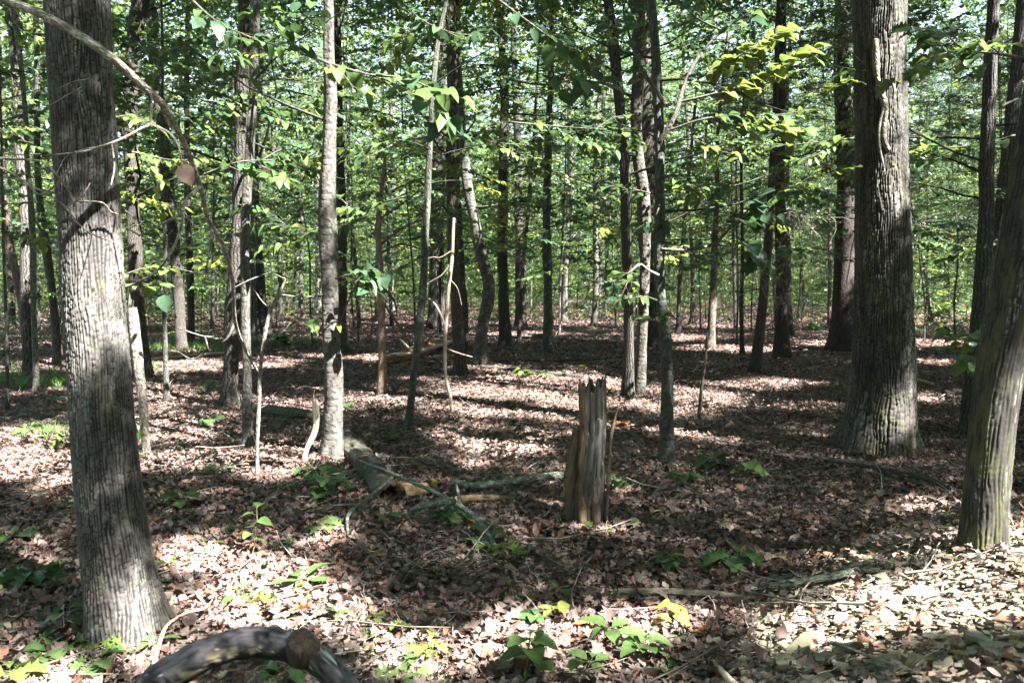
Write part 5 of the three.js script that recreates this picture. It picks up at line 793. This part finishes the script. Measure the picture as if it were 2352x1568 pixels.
log('fallen_stick', 'pale thin stick in the sunny strip right of the massive oak', 'stick', [[2085, 860, 5], [2110, 872, 7], [2145, 882, 6]], M.wood, [1.3, 1.2, 1.1]);
log('fallen_stick', 'white stripped stick at the bottom edge before the shale bank', 'stick', [[1642, 1520, 12, 0.8], [1662, 1545, 16, 0.8], [1690, 1575, 18, 0.8]], M.wood, [1.9, 1.8, 1.7], { rough: 0.002 });
log('white_twig', 'bent white twig leaning from the foot of the big oak to the bottom edge', 'twig', [[338, 1580, 9, 1], [360, 1500, 9, 1.5], [388, 1432, 8, 2], [432, 1406, 7, 2.5], [472, 1396, 6, 2.5], [476, 1388, 5, 3]], M.wood, [1.8, 1.75, 1.7], { rough: 0.001, step: 0.03, branches: [[[476, 1390, 5, 3], [462, 1376, 5, 4], [448, 1358, 4, 5]], [[388, 1432, 6, 2], [384, 1410, 5, 4]]] });
log('fallen_log', 'mossy dark log in the shade left of the straight slim tree', 'log', [[560, 935, 18], [620, 942, 26], [680, 950, 28], [720, 955, 20]], M.bark, [0.5, 0.55, 0.42], { rough: 0.012 });
log('fallen_log', 'pale fallen log at the grassy patch on the left', 'log', [[348, 826, 8], [410, 820, 10], [480, 814, 10], [540, 810, 8]], M.wood, [0.9, 0.82, 0.72]);
log('rotten_log', 'crumbling orange-brown log beside the reddish dead cedar', 'log', [[880, 832, 20], [930, 820, 26], [985, 800, 26], [1040, 782, 18]], M.cedar, [1.5, 0.85, 0.5], { rough: 0.04, sides: 12 });
log('fallen_branch', 'pale bare branch lying up against the reddish dead cedar and the crumbling log', 'branch', [[880, 815, 8, 2], [940, 812, 8, 3], [1000, 796, 8, 4], [1050, 780, 7, 6]], M.wood, [1.4, 1.3, 1.2], { branches: [[[950, 810, 5, 3], [920, 780, 5, 5]], [[1000, 796, 5, 4], [1030, 790, 4, 3]]] });
log('fallen_log', 'dark rotting branch stub behind the slender grey-green trunk', 'log', [[1215, 768, 8], [1245, 772, 14], [1270, 766, 16]], M.cedar, [0.9, 0.6, 0.5], { rough: 0.03 });
log('fallen_stick', 'small pale sticks of a curled branch in the shade left of the birch snag', 'stick', [[680, 895, 5], [700, 888, 6], [725, 892, 6], [742, 888, 4]], M.wood, [1.3, 1.2, 1.1]);
{ // curled bark pieces, twig heap, stones
  const b = G(1150, 1000), g = thing('bark_curl', 'pale curled bark pieces alone on the shaded litter in the middle', 'bark', null, b); for (const [x, w, a] of [[-0.05, 0.12, 0.5], [0.06, 0.16, -0.3]]) { const mb = new MB(); rod(mb, [V3(x - w / 2, 0.03, a * 0.05), V3(x, 0.07, 0), V3(x + w / 2, 0.04, -a * 0.05)], [0.012, 0.03, 0.01], { tone: [1.5, 1.15, 0.85], shape: (t, q) => (Math.sin(q) > 0.3 ? 0.5 : 1) }); part('bark_piece', mb.build(), M.wood, g); }
  const h = G(1035, 1300), t = thing('twig_heap', 'small heap of grey dead twigs below the lichen-covered branch', 'twigs', null, h); R = rng(61);
  for (let i = 0; i < 44; i++) { const a = V3(rr(-0.3, 0.3), rr(0, 0.05), rr(-0.16, 0.16)), d = V3(rr(-1, 1), rr(-0.1, 0.5), rr(-0.6, 0.6)).normalize(), l = rr(0.1, 0.34), m = a.clone().addScaledVector(d, l * 0.5).add(V3(rr(-0.02, 0.02), rr(0, 0.03), 0)); const e = a.clone().addScaledVector(d, l); e.y = Math.max(0.02, e.y); part('twig', rod(new MB(), [a, m, e], [0.004, 0.003, 0.0015], { sides: 5, rough: 0.0005, tone: mul([1, 0.93, 0.86], rr(0.6, 1.6)) }).build(), M.thin, t); }
  const rock = (px, py, w, label, c) => { const p = G(px, py), k = toPx(p)[2] / F, geo = new THREE.IcosahedronGeometry(1, 3), a = geo.attributes.position, col = new Float32Array(a.count * 3); for (let i = 0; i < a.count; i++) { const v = V3().fromBufferAttribute(a, i), n = 0.75 + 0.5 * fbm(v.x * 1.3 + px, v.y * 1.3, v.z * 1.3) + 0.08 * vnoise(v.x * 6, v.y * 6, v.z * 6); a.setXYZ(i, v.x * n, v.y * n * 0.5, v.z * n * 0.7); const q = 0.7 + 0.6 * vnoise(v.x * 5 + 3, v.y * 5, v.z * 5); col.set(mul(c, q), i * 3); } geo.setAttribute('color', new THREE.BufferAttribute(col, 3)); geo.computeVertexNormals(); const m = part('rock', geo, M.plain); m.position.copy(p); m.position.y += 0.01; m.scale.setScalar(w * k / 2); tag(m, label, 'rock'); };
  rock(46, 1440, 48, 'brown rounded rock in the litter at the lower left', [0.24, 0.17, 0.11]); rock(95, 1448, 60, 'flat grey rock beside the brown rounded one at the lower left', [0.15, 0.14, 0.14]); rock(404, 1034, 34, 'pale pointed stone in the sun behind the big left-hand oak', [0.36, 0.38, 0.33]); rock(615, 1232, 26, 'grey stone in the shade before the tall bare-stemmed seedling', [0.24, 0.22, 0.2]); rock(1185, 1438, 30, 'small brown stone left of the tall broad-leaved seedling', [0.2, 0.15, 0.11]); rock(1450, 1160, 60, 'low dark lump of rotten wood right of the stump', [0.045, 0.035, 0.028]); rock(700, 965, 44, 'mossy grey lump at the back of the mossy log', [0.2, 0.22, 0.17]);
  // frayed bark at the foot of the mossy leaning trunk
  const f = G(2300, 1245), fg = thing('bark_shreds', 'bright frayed bark shreds at the foot of the mossy leaning trunk', 'bark', null, f); R = rng(63);
  for (let i = 0; i < 22; i++) { const a = V3(rr(-0.08, 0.14), rr(0.0, 0.12), rr(0, 0.08)), e = a.clone().add(V3(rr(-0.1, 0.14), rr(-0.12, 0.1), rr(0.02, 0.12))); e.y = Math.max(0.01, e.y); part('shred', rod(new MB(), [a, a.clone().lerp(e, 0.5).add(V3(0, 0.02, 0)), e], [0.008, 0.007, 0.002], { sides: 5, rough: 0.002, tone: mul([1.6, 1.25, 1.05], rr(0.6, 1.2)), shape: (t, q) => (Math.abs(Math.sin(q)) > 0.5 ? 0.4 : 1) }).build(), M.wood, fg); }
  sunOn(f.clone().add(V3(0.05, 0.06, 0)), 0.16);
}
{ // black arched log close to the camera
  const line = [[290, 1650, 84], [358, 1574, 84], [432, 1522, 80], [512, 1487, 77], [598, 1474, 76], [664, 1482, 80], [716, 1506, 76], [762, 1546, 70], [806, 1600, 66], [860, 1680, 64]], z = -1.95, k = -z / F, b = Pz(352, 1600, z), g = thing('arched_log', 'blackened bent log arching up at the bottom edge, a cut knot on its right shoulder', 'log', null, b);
  const [P, Q] = smoothPath(line.map(([x, y], i) => Pz(x, y, z + 0.04 * Math.sin(i)).sub(b)), line.map((l) => l[2] * k / 2 * 0.92), 0.008);
  part('log_body', new MB().tube(P, Q, { sides: 64, rough: 0.006, freq: 9, tile: 0.25, seed: 4, shape: (t, a, l) => 1 + 0.3 * (fbm(Math.cos(a) * 1.6, Math.sin(a) * 1.6, l * 26) - 0.45) + 0.12 * vnoise(Math.cos(a) * 7, Math.sin(a) * 7, l * 45) - 0.14 * sstep(0.6, 0.75, vnoise(Math.cos(a) * 3 + 4, Math.sin(a) * 3, l * 40)), colour: (t, a, l) => {
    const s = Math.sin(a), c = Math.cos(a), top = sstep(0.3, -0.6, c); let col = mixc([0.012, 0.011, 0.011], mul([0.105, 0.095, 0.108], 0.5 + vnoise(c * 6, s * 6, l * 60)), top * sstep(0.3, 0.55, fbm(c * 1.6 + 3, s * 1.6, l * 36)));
    col = mixc(col, mul([0.3, 0.25, 0.17], 0.5 + vnoise(c * 9, s * 9, l * 50)), sstep(-0.15, -0.5, s) * sstep(-0.55, -0.1, c) * sstep(0.75, 0.3, c) * sstep(0.62, 0.4, t) * sstep(0.45, 0.6, fbm(c * 3, s * 3 + 5, l * 70)) * 0.75);
    col = mixc(col, [0.5, 0.47, 0.43], sstep(0.9, 0.93, vnoise(c * 8 + 2, s * 8, l * 50)) * sstep(0.45, 0.6, fbm(c * 2, s * 2, l * 4))); col = mixc(col, [0.32, 0.4, 0.36], sstep(0.66, 0.7, fbm(c * 2.6 + 8, s * 2.6, l * 6 + 3)) * sstep(0.5, 0.75, t)); return col; } }).build(), std({ name: 'blackened bark', roughness: 0.95, bumpMap: thinBump, bumpScale: 0.003 }), g);
  const kn = Pz(690, 1468, z + 0.035).sub(b); part('knot', rod(new MB(), [kn.clone().add(V3(-0.002, -0.045, -0.03)), kn.clone().add(V3(0, -0.012, 0.0)), kn.clone().add(V3(0.002, 0.006, 0.012)), kn.clone().add(V3(0.002, 0.008, 0.014))], [0.044, 0.036, 0.029, 0.015], { sides: 26, step: 0.006, rough: 0.006, colour: (t, a, l) => mul([0.13, 0.105, 0.088], 0.4 + vnoise(Math.cos(a) * 4, Math.sin(a) * 4, l * 60)) }).build(), M.wood, g);
  part('knot_heart', rod(new MB(), [kn.clone().add(V3(0.003, 0.002, 0.01)), kn.clone().add(V3(0.003, 0.011, 0.018))], [0.014, 0.008], { sides: 12, step: 0.004, rough: 0.003, tone: [0.3, 0.16, 0.14] }).build(), M.wood, g);
}
{ // grasses on the left and by the shale
  const blades = [0, 1].map((i) => { R = rng(700 + i); const mb = new MB(); for (let k = 0; k < 16; k++) { const g = rr(0.8, 1.2); mb.col = [g, g, g * 0.9]; const a = rr(0, 6.28), l = rr(0.5, 1), c = Math.cos(a), s = Math.sin(a), w = 0.012; let pr = null; for (let j = 0; j <= 3; j++) { const t = j / 3, x = c * 0.5 * t * t * l, z = s * 0.5 * t * t * l, y = l * (t - 0.35 * t * t), q = w * (1 - t * 0.9), v1 = mb.v(x - s * q, y, z + c * q), v2 = mb.v(x + s * q, y, z - c * q); if (pr) { mb.f(pr[0], pr[1], v2); mb.f(pr[0], v2, v1); } pr = [v1, v2]; } } return mb.build(); });
  R = rng(71); const l = [[], []], dl = [[], []];
  const patch = (cx, cy, rx, ry, n, s) => { for (let k = 0; k < n; k++) { const p = G(cx + rr(-1, 1) * rx, cy + rr(-1, 1) * ry); l[k % 2].push({ p, q: quat(0, rr(0, 6.28), 0), s: rr(0.6, 1.3) * s, c: mul([0.1, 0.19, 0.05], rr(0.7, 1.3)) }); } };
  patch(430, 805, 110, 14, 240, 0.3); patch(300, 850, 60, 8, 50, 0.25); patch(620, 790, 120, 10, 160, 0.3); patch(80, 880, 90, 20, 120, 0.3); patch(310, 1015, 12, 10, 5, 0.32); patch(90, 1010, 60, 12, 22, 0.22); patch(490, 900, 30, 8, 12, 0.25); patch(1210, 730, 140, 5, 160, 0.35); patch(1290, 925, 120, 14, 30, 0.1); patch(1460, 770, 30, 5, 12, 0.3); patch(650, 980, 30, 12, 14, 0.16);
  const g = thing('grass', 'thin green grass at the left and at the back of the clearing', 'grass'); g.userData.kind = 'stuff'; l.forEach((e, i) => inst('grass_blades', blades[i], M.leaf, e, g));
  for (const [px, py] of [[2090, 1550], [2270, 1540], [2330, 1500], [2200, 1530], [2110, 1450], [1560, 790]]) { const p = G(px, py); dl[0].push({ p, q: quat(0, rr(0, 6.28), 0), s: rr(0.1, 0.2), c: [0.3, 0.25, 0.13] }); }
  const dg = thing('dry_grass', 'straw-coloured dry grass tufts on the shale bank', 'grass'); dg.userData.kind = 'stuff'; inst('grass_blades', blades[1], M.dry, dl[0], dg);
}

// ---------------------------------------------------------------- foliage of the woods
const TWIG = [0.75, 0.5, 0.45];
function blade(mb, at, q, len, w, fold, droop) { // small leaf, four faces
  const pts = [[0, 0, 0], [-w, 0, 0.32], [-w * 0.8, 0, 0.66], [0, 0, 1], [w * 0.8, 0, 0.66], [w, 0, 0.32], [0, 0, 0.5]].map(([x, , z]) => { const p = V3(x, Math.abs(x) * fold - droop * z * z, z).multiplyScalar(len).applyQuaternion(q).add(at); return mb.v(p.x, p.y, p.z); });
  const [a, b, c, d, e, f, m] = pts; mb.f(a, b, m); mb.f(b, c, m); mb.f(c, d, m); mb.f(d, e, m); mb.f(e, f, m); mb.f(f, a, m);
}
function sprigGeo(seed, n, size, leaf, wid, flat) { // a twig with leaves, lying along +z
  R = rng(seed); const mb = new MB();
  const twigs = [[V3(0, 0, 0), V3(rr(-0.05, 0.05), rr(-0.04, 0.04), size)]];
  for (let k = 0; k < 3; k++) { const t = rr(0.2, 0.7), a = twigs[0][0].clone().lerp(twigs[0][1], t), sd = k % 2 ? 1 : -1; twigs.push([a, a.clone().add(V3(sd * rr(0.15, 0.4) * size, rr(-0.1, 0.1) * size, rr(0.15, 0.5) * size))]); }
  mb.col = TWIG; for (const [a, b] of twigs) stick(mb, a, b, 0.0035);
  for (let k = 0; k < n; k++) {
    const tw = twigs[k % 4], t = Math.pow(R(), 0.7), at = tw[0].clone().lerp(tw[1], t), dir = V3().subVectors(tw[1], tw[0]), y = Math.atan2(dir.x, dir.z) + (R() < 0.5 ? -1 : 1) * rr(0.3, 1.2);
    const g = rr(0.75, 1.25); mb.col = [g * rr(0.9, 1.1), g, g * rr(0.85, 1.1)];
    blade(mb, at, quat(rr(-0.1, 0.6) * (flat ? 0.8 : 1.3), y, rr(-0.6, 0.6) * (flat ? 0.8 : 1.6)), leaf * rr(0.7, 1.25), wid * rr(0.85, 1.15), rr(0.05, 0.35), rr(0, 0.25));
  }
  return mb.build();
}
const SPRAYS = [0, 1, 2, 3, 4, 5].map((i) => sprigGeo(100 + i, [24, 22, 28, 24, 30, 22][i], [0.5, 0.42, 0.55, 0.45, 0.5, 0.4][i], [0.082, 0.09, 0.07, 0.08, 0.062, 0.095][i], [0.28, 0.26, 0.27, 0.24, 0.3, 0.33][i], i !== 3));
const CLUMPS = [0, 1, 2].map((i) => { // overhead canopy: a denser bunch of leaves
  R = rng(140 + i); const mb = new MB();
  for (let k = 0; k < 26; k++) { const p = V3(rr(-1, 1), rr(-0.7, 0.7), rr(-1, 1)).multiplyScalar(0.3), g = rr(0.75, 1.25); mb.col = [g, g, g * 0.95]; blade(mb, p, quat(rr(-0.6, 0.8), rr(0, 6.28), rr(-0.6, 0.6)), rr(0.09, 0.14), 0.3, 0.15, 0.1); }
  return mb.build();
});
const CEDARS = [0, 1, 2].map((i) => { // feathery cedar spray
  R = rng(150 + i); const mb = new MB(); mb.col = [1.2, 0.85, 0.8]; stick(mb, V3(), V3(0, -0.05, 0.5), 0.004);
  for (let k = 0; k < 11; k++) {
    const t = rr(0.1, 1), a = V3(0, -0.05 * t, 0.5 * t), e = a.clone().add(V3((k % 2 ? 1 : -1) * rr(0.05, 0.2), rr(-0.12, 0.04), rr(0.05, 0.2)));
    mb.col = [0.9, 0.75, 0.7]; stick(mb, a, e, 0.002);
    for (let j = 0; j < 8; j++) { const s = rr(0.2, 1), g = rr(0.7, 1.2); mb.col = [g * 1.05, g, g * 1.15]; blade(mb, a.clone().lerp(e, s), quat(rr(-0.6, 0.6), rr(0, 6.28), rr(-1, 1)), rr(0.04, 0.08), 0.09, 0.1, 0.1); }
  }
  return mb.build();
});
const DEADTW = [0, 1].map((i) => { // bare dead cedar twigs
  R = rng(160 + i); const mb = new MB();
  for (let k = 0; k < 14; k++) { const a = V3(rr(-0.03, 0.03), 0, rr(0, 0.5)), g = rr(0.8, 1.2); mb.col = [g, g * 0.96, g * 0.92]; let c = a, d = V3(rr(-1, 1), rr(-0.9, 0.3), rr(0.1, 1)).normalize(); for (let j = 0; j < 3; j++) { const e = c.clone().addScaledVector(d, rr(0.05, 0.13)); stick(mb, c, e, 0.0022); d.add(V3(rr(-0.5, 0.5), -0.25, rr(-0.5, 0.5))).normalize(); c = e; } }
  return mb.build();
});
M.deadtwig = std({ name: 'dead twig', color: new THREE.Color().setRGB(0.27, 0.24, 0.2) });
const leafTint = () => { const t = R(), c = t < 0.28 ? GREENS[1] : t < 0.5 ? GREENS[0] : t < 0.68 ? GREENS[3] : t < 0.86 ? GREENS[2] : GREENS[4]; return mul(c, rr(0.9, 1.5)); };
R = rng(2024);
const GROWN = new Map(); // tree -> kind -> list
function grow(t, kind, p, q, s, c) { if (!GROWN.has(t)) GROWN.set(t, {}); const b = GROWN.get(t); (b[kind] ||= []).push({ p: p.clone().sub(t.base), q, s, c }); }
// a grid for the nearest tree
const nearest = (x, z) => { let b = null, bd = 1e9; for (const t of trees) { const d = (t.x - x) ** 2 + (t.z - z) ** 2; if (d < bd) { bd = d; b = t; } } return [b, Math.sqrt(bd)]; };
const visible = (p, m = 200) => { const [px, py, d] = toPx(p); return d > 0.5 && px > -m && px < W + m && py > -m - 100; };
// limbs with sprays along them
for (const t of trees) {
  const d = Math.hypot(t.x, t.z), ced = t.kind === 'cedar'; if (t.relief || t.outside) continue;
  const thin = t.r < 0.05, n = thin ? 5 : d < 14 ? 11 : d < 30 ? 9 : 7;
  for (let k = 0; k < n; k++) {
    const lo = ced ? 1.3 : d < 16 ? 2.1 : 2.0, y = lo + (Math.min(t.top - t.base.y, 12) - lo - 0.5) * Math.pow(R(), 1.1); if (y < lo) continue;
    const len = ced ? rr(0.8, 1.7) : rr(1, 2.8) * (thin ? 0.6 : 1), r = clamp(t.r * 0.2, 0.006, 0.028) * (ced ? 0.7 : 1);
    const pts = limb(t, y, rr(0, 6.28), len, ced ? rr(-0.25, 0.15) : rr(-0.05, 0.5), r);
    const m = Math.ceil(len * (ced ? 5 : 4));
    for (let s = 0; s < m; s++) {
      const f = rr(0.25, 1) * (pts.length - 1), i = Math.min(pts.length - 2, Math.floor(f)), p = pts[i].clone().lerp(pts[i + 1], f - i), dir = V3().subVectors(pts[i + 1], pts[i]), yaw = Math.atan2(dir.x, dir.z) + rr(-1.2, 1.2);
      const w = p.clone().add(t.base); if (!visible(w)) continue; if (sunny(w, 0.2) && R() < 0.96) continue;
      if (ced) { if (w.y < 2.6 || R() < 0.45) grow(t, 'dead', w, quat(rr(0, 0.5), yaw, rr(-0.4, 0.4)), rr(0.8, 1.5), mul([1, 1, 1], rr(0.6, 1.2))); else grow(t, 'cedar', w, quat(rr(-0.1, 0.5), yaw, rr(-0.4, 0.4)), rr(0.8, 1.5), mul([0.075, 0.12, 0.06], rr(0.8, 1.3))); }
      else grow(t, 'spray' + Math.floor(R() * 6), w, quat(rr(-0.25, 0.35), yaw, rr(-0.35, 0.35)), rr(0.7, 1.25), leafTint());
    }
  }
}
// leaf sprays filling the woods behind the clearing
{
  let n = 0;
  for (let k = 0; k < 260000 && n < 66000; k++) {
    const d = Math.cbrt(lerp(9.5 ** 3, 62 ** 3, Math.pow(R(), 1.15))), px = rr(-140, W + 140), py = rr(-120, 690), p = Pz(px, py, -d);
    const hgt = p.y; if (hgt < 0.5 || hgt > 16) continue;
    const lowd = sstep(0.6, 3.2, hgt - 0.012 * (d - 10)), dens = 0.12 + 0.88 * lowd;
    const cl = fbm(p.x * 0.4, p.y * 0.75, p.z * 0.4), right = sstep(1500, 2100, px);
    if (R() > dens * sstep(0.4, 0.58, cl + 0.03)) continue;
    const [t, td] = nearest(p.x, p.z); if (td > 5 && d < 40) continue;
    if (sunny(p, d < 22 ? 0.15 : 0) && R() < (d < 24 ? 0.97 : 0.5)) continue;
    n++;
    const cedarish = right * 0.5 > R() && hgt > 1.2 && d < 30;
    if (cedarish) { if (hgt < 3 && R() < 0.5) grow(t, 'dead', p, quat(rr(0, 0.7), rr(0, 6.28), rr(-0.5, 0.5)), rr(0.9, 1.8), mul([1, 1, 1], rr(0.6, 1.2))); else grow(t, 'cedar', p, quat(rr(-0.1, 0.5), rr(0, 6.28), rr(-0.4, 0.4)), rr(0.9, 1.7), mul([0.075, 0.12, 0.06], rr(0.8, 1.3))); continue; }
    grow(t, 'spray' + Math.floor(R() * 6), p, quat(rr(-0.3, 0.45), rr(0, 6.28), rr(-0.4, 0.4)), rr(0.75, 1.3) * (d > 35 ? 1.2 : 1), leafTint());
  }
  // low brush and sapling leaves that hide the far ground
  for (let k = 0, m = 0; k < 60000 && m < 18000; k++) {
    const d = 15 + 47 * Math.pow(R(), 0.6), px = rr(-120, W + 120), x = (px - W / 2) / F * d, y = gh(x, -d) + 0.08 + 3.2 * Math.pow(R(), 1.6), p = V3(x, y, -d);
    const side = Math.max(sstep(700, 250, px), sstep(1800, 2250, px)), from = lerp(29, 16, side); if (d < from) continue;
    if (fbm(x * 0.4 + 9, y * 0.3, d * 0.4) < 0.42) continue; const [t, td] = nearest(x, -d); if (td > 4) continue; if (sunny(p) && R() < 0.3) continue; m++;
    grow(t, 'spray' + Math.floor(R() * 6), p, quat(rr(-0.5, 0.3), rr(0, 6.28), rr(-0.4, 0.4)), rr(0.7, 1.25), leafTint());
  }
  console.log('sprays', n);
}
// the canopy overhead: dense above the clearing except where the sun comes through, looser farther in
{
  let n = 0;
  const put = (x0, x1, z0, z1, per, y0, y1, s0, s1, m, keep) => {
    const N = Math.round((x1 - x0) * (z1 - z0) * per);
    for (let k = 0; k < N; k++) {
      const gx = rr(x0, x1), gz = rr(z0, z1); if (s0 === 0.75 && Math.abs(gx) < 4.6 && gz > -7.6 && gz < 0) continue; const y = rr(y0, y1), p = V3(gx + SUN.x / SUN.y * y, y, gz + SUN.z / SUN.y * y);
      if (keep && keep(p) > R()) continue;
      const sc = rr(s0, s1); if (sunny(p, sc * m) && R() < 0.985) continue;
      const [t] = nearest(p.x, p.z); grow(t, 'clump' + Math.floor(R() * 3), p, quat(rr(-0.5, 0.5), rr(0, 6.28), rr(-0.5, 0.5)), sc, leafTint()); n++;
    }
  };
  put(-4.6, 4.6, -7.6, 0, 270, 5.6, 9.5, 0.3, 0.44, 0.3);
  put(-11, 13, -20, 0.5, 68, 6.5, 12.5, 0.75, 1.05, 0.3);
  put(-14, 15, -27, -20, 16, 8, 13, 0.9, 1.3, 0.25);
  put(-40, 40, -75, -26, 0.65, 9, 15, 1.3, 2.0, 0.1, (p) => 1 - 1.6 * (fbm(p.x * 0.2, p.z * 0.2) - 0.2));
  put(-34, 34, 0, 24, 4, 6, 13, 1.5, 2.3, 0.1);
  put(-34, -11, -26, 0, 4, 6, 13, 1.5, 2.3, 0.1);
  put(13, 34, -26, 0, 4, 6, 13, 1.5, 2.3, 0.1);
  for (let k = 0; k < 7000; k++) { // the woods round the viewer, which keep the low sky out
    const a = rr(0, 6.283), r = rr(11, 36), x = Math.sin(a) * r, z = Math.cos(a) * r, p = V3(x, rr(0.4, 10), z); if (z < 0 && Math.abs(x) < -z * 0.72 + 2.5) continue;
    if (sunny(p, 0.4)) continue; const [t] = nearest(p.x, p.z); grow(t, 'clump' + Math.floor(R() * 3), p, quat(rr(-0.5, 0.5), rr(0, 6.28), rr(-0.5, 0.5)), rr(1.8, 2.8), leafTint()); n++;
  }
  console.log('clumps', n);
}
for (const t of trees) { // trunks, limbs and crowns
  if (t.mb) part('trunk', t.mb.build(), t.mat, t.g);
  for (const mb of t.limbs) part('limb', mb.build(), t.mat, t.g);
  const b = GROWN.get(t); if (!b) continue;
  for (const k of Object.keys(b)) {
    const geo = k.startsWith('spray') ? SPRAYS[+k[5]] : k.startsWith('clump') ? CLUMPS[+k[5]] : k === 'cedar' ? CEDARS[t.g.id % 3] : DEADTW[t.g.id % 2];
    inst(k === 'dead' ? 'dead_twigs' : 'crown', geo, k === 'dead' ? M.deadtwig : M.leaf, b[k], t.g);
  }
}
{ // the woods go on: foliage beyond the last trunks one can tell apart
  const list = [[], [], []]; R = rng(77);
  for (let k = 0; k < 15000; k++) { const d = rr(60, 125), px = rr(-160, W + 160), x = (px - W / 2) / F * d, y = 15 * Math.pow(R(), 1.6); if (fbm(x * 0.2, y * 0.3, d * 0.2) < 0.42) continue; list[k % 3].push({ p: V3(x, y + gh(x, -d), -d), q: quat(rr(-1, 1), rr(0, 6.28), rr(-1, 1)), s: rr(2.6, 4.6), c: leafTint() }); }
  const g = thing('distant_woods', 'green depth of the woods beyond the last trunks', 'woods'); g.userData.kind = 'stuff';
  list.forEach((l, i) => inst('foliage', CLUMPS[i], M.leaf, l, g));
}
const renderer = new THREE.WebGLRenderer(); renderer.toneMapping = THREE.LinearToneMapping; renderer.toneMappingExposure = EXPOSURE; renderer.shadowMap.enabled = true;
renderer.render(scene, camera);
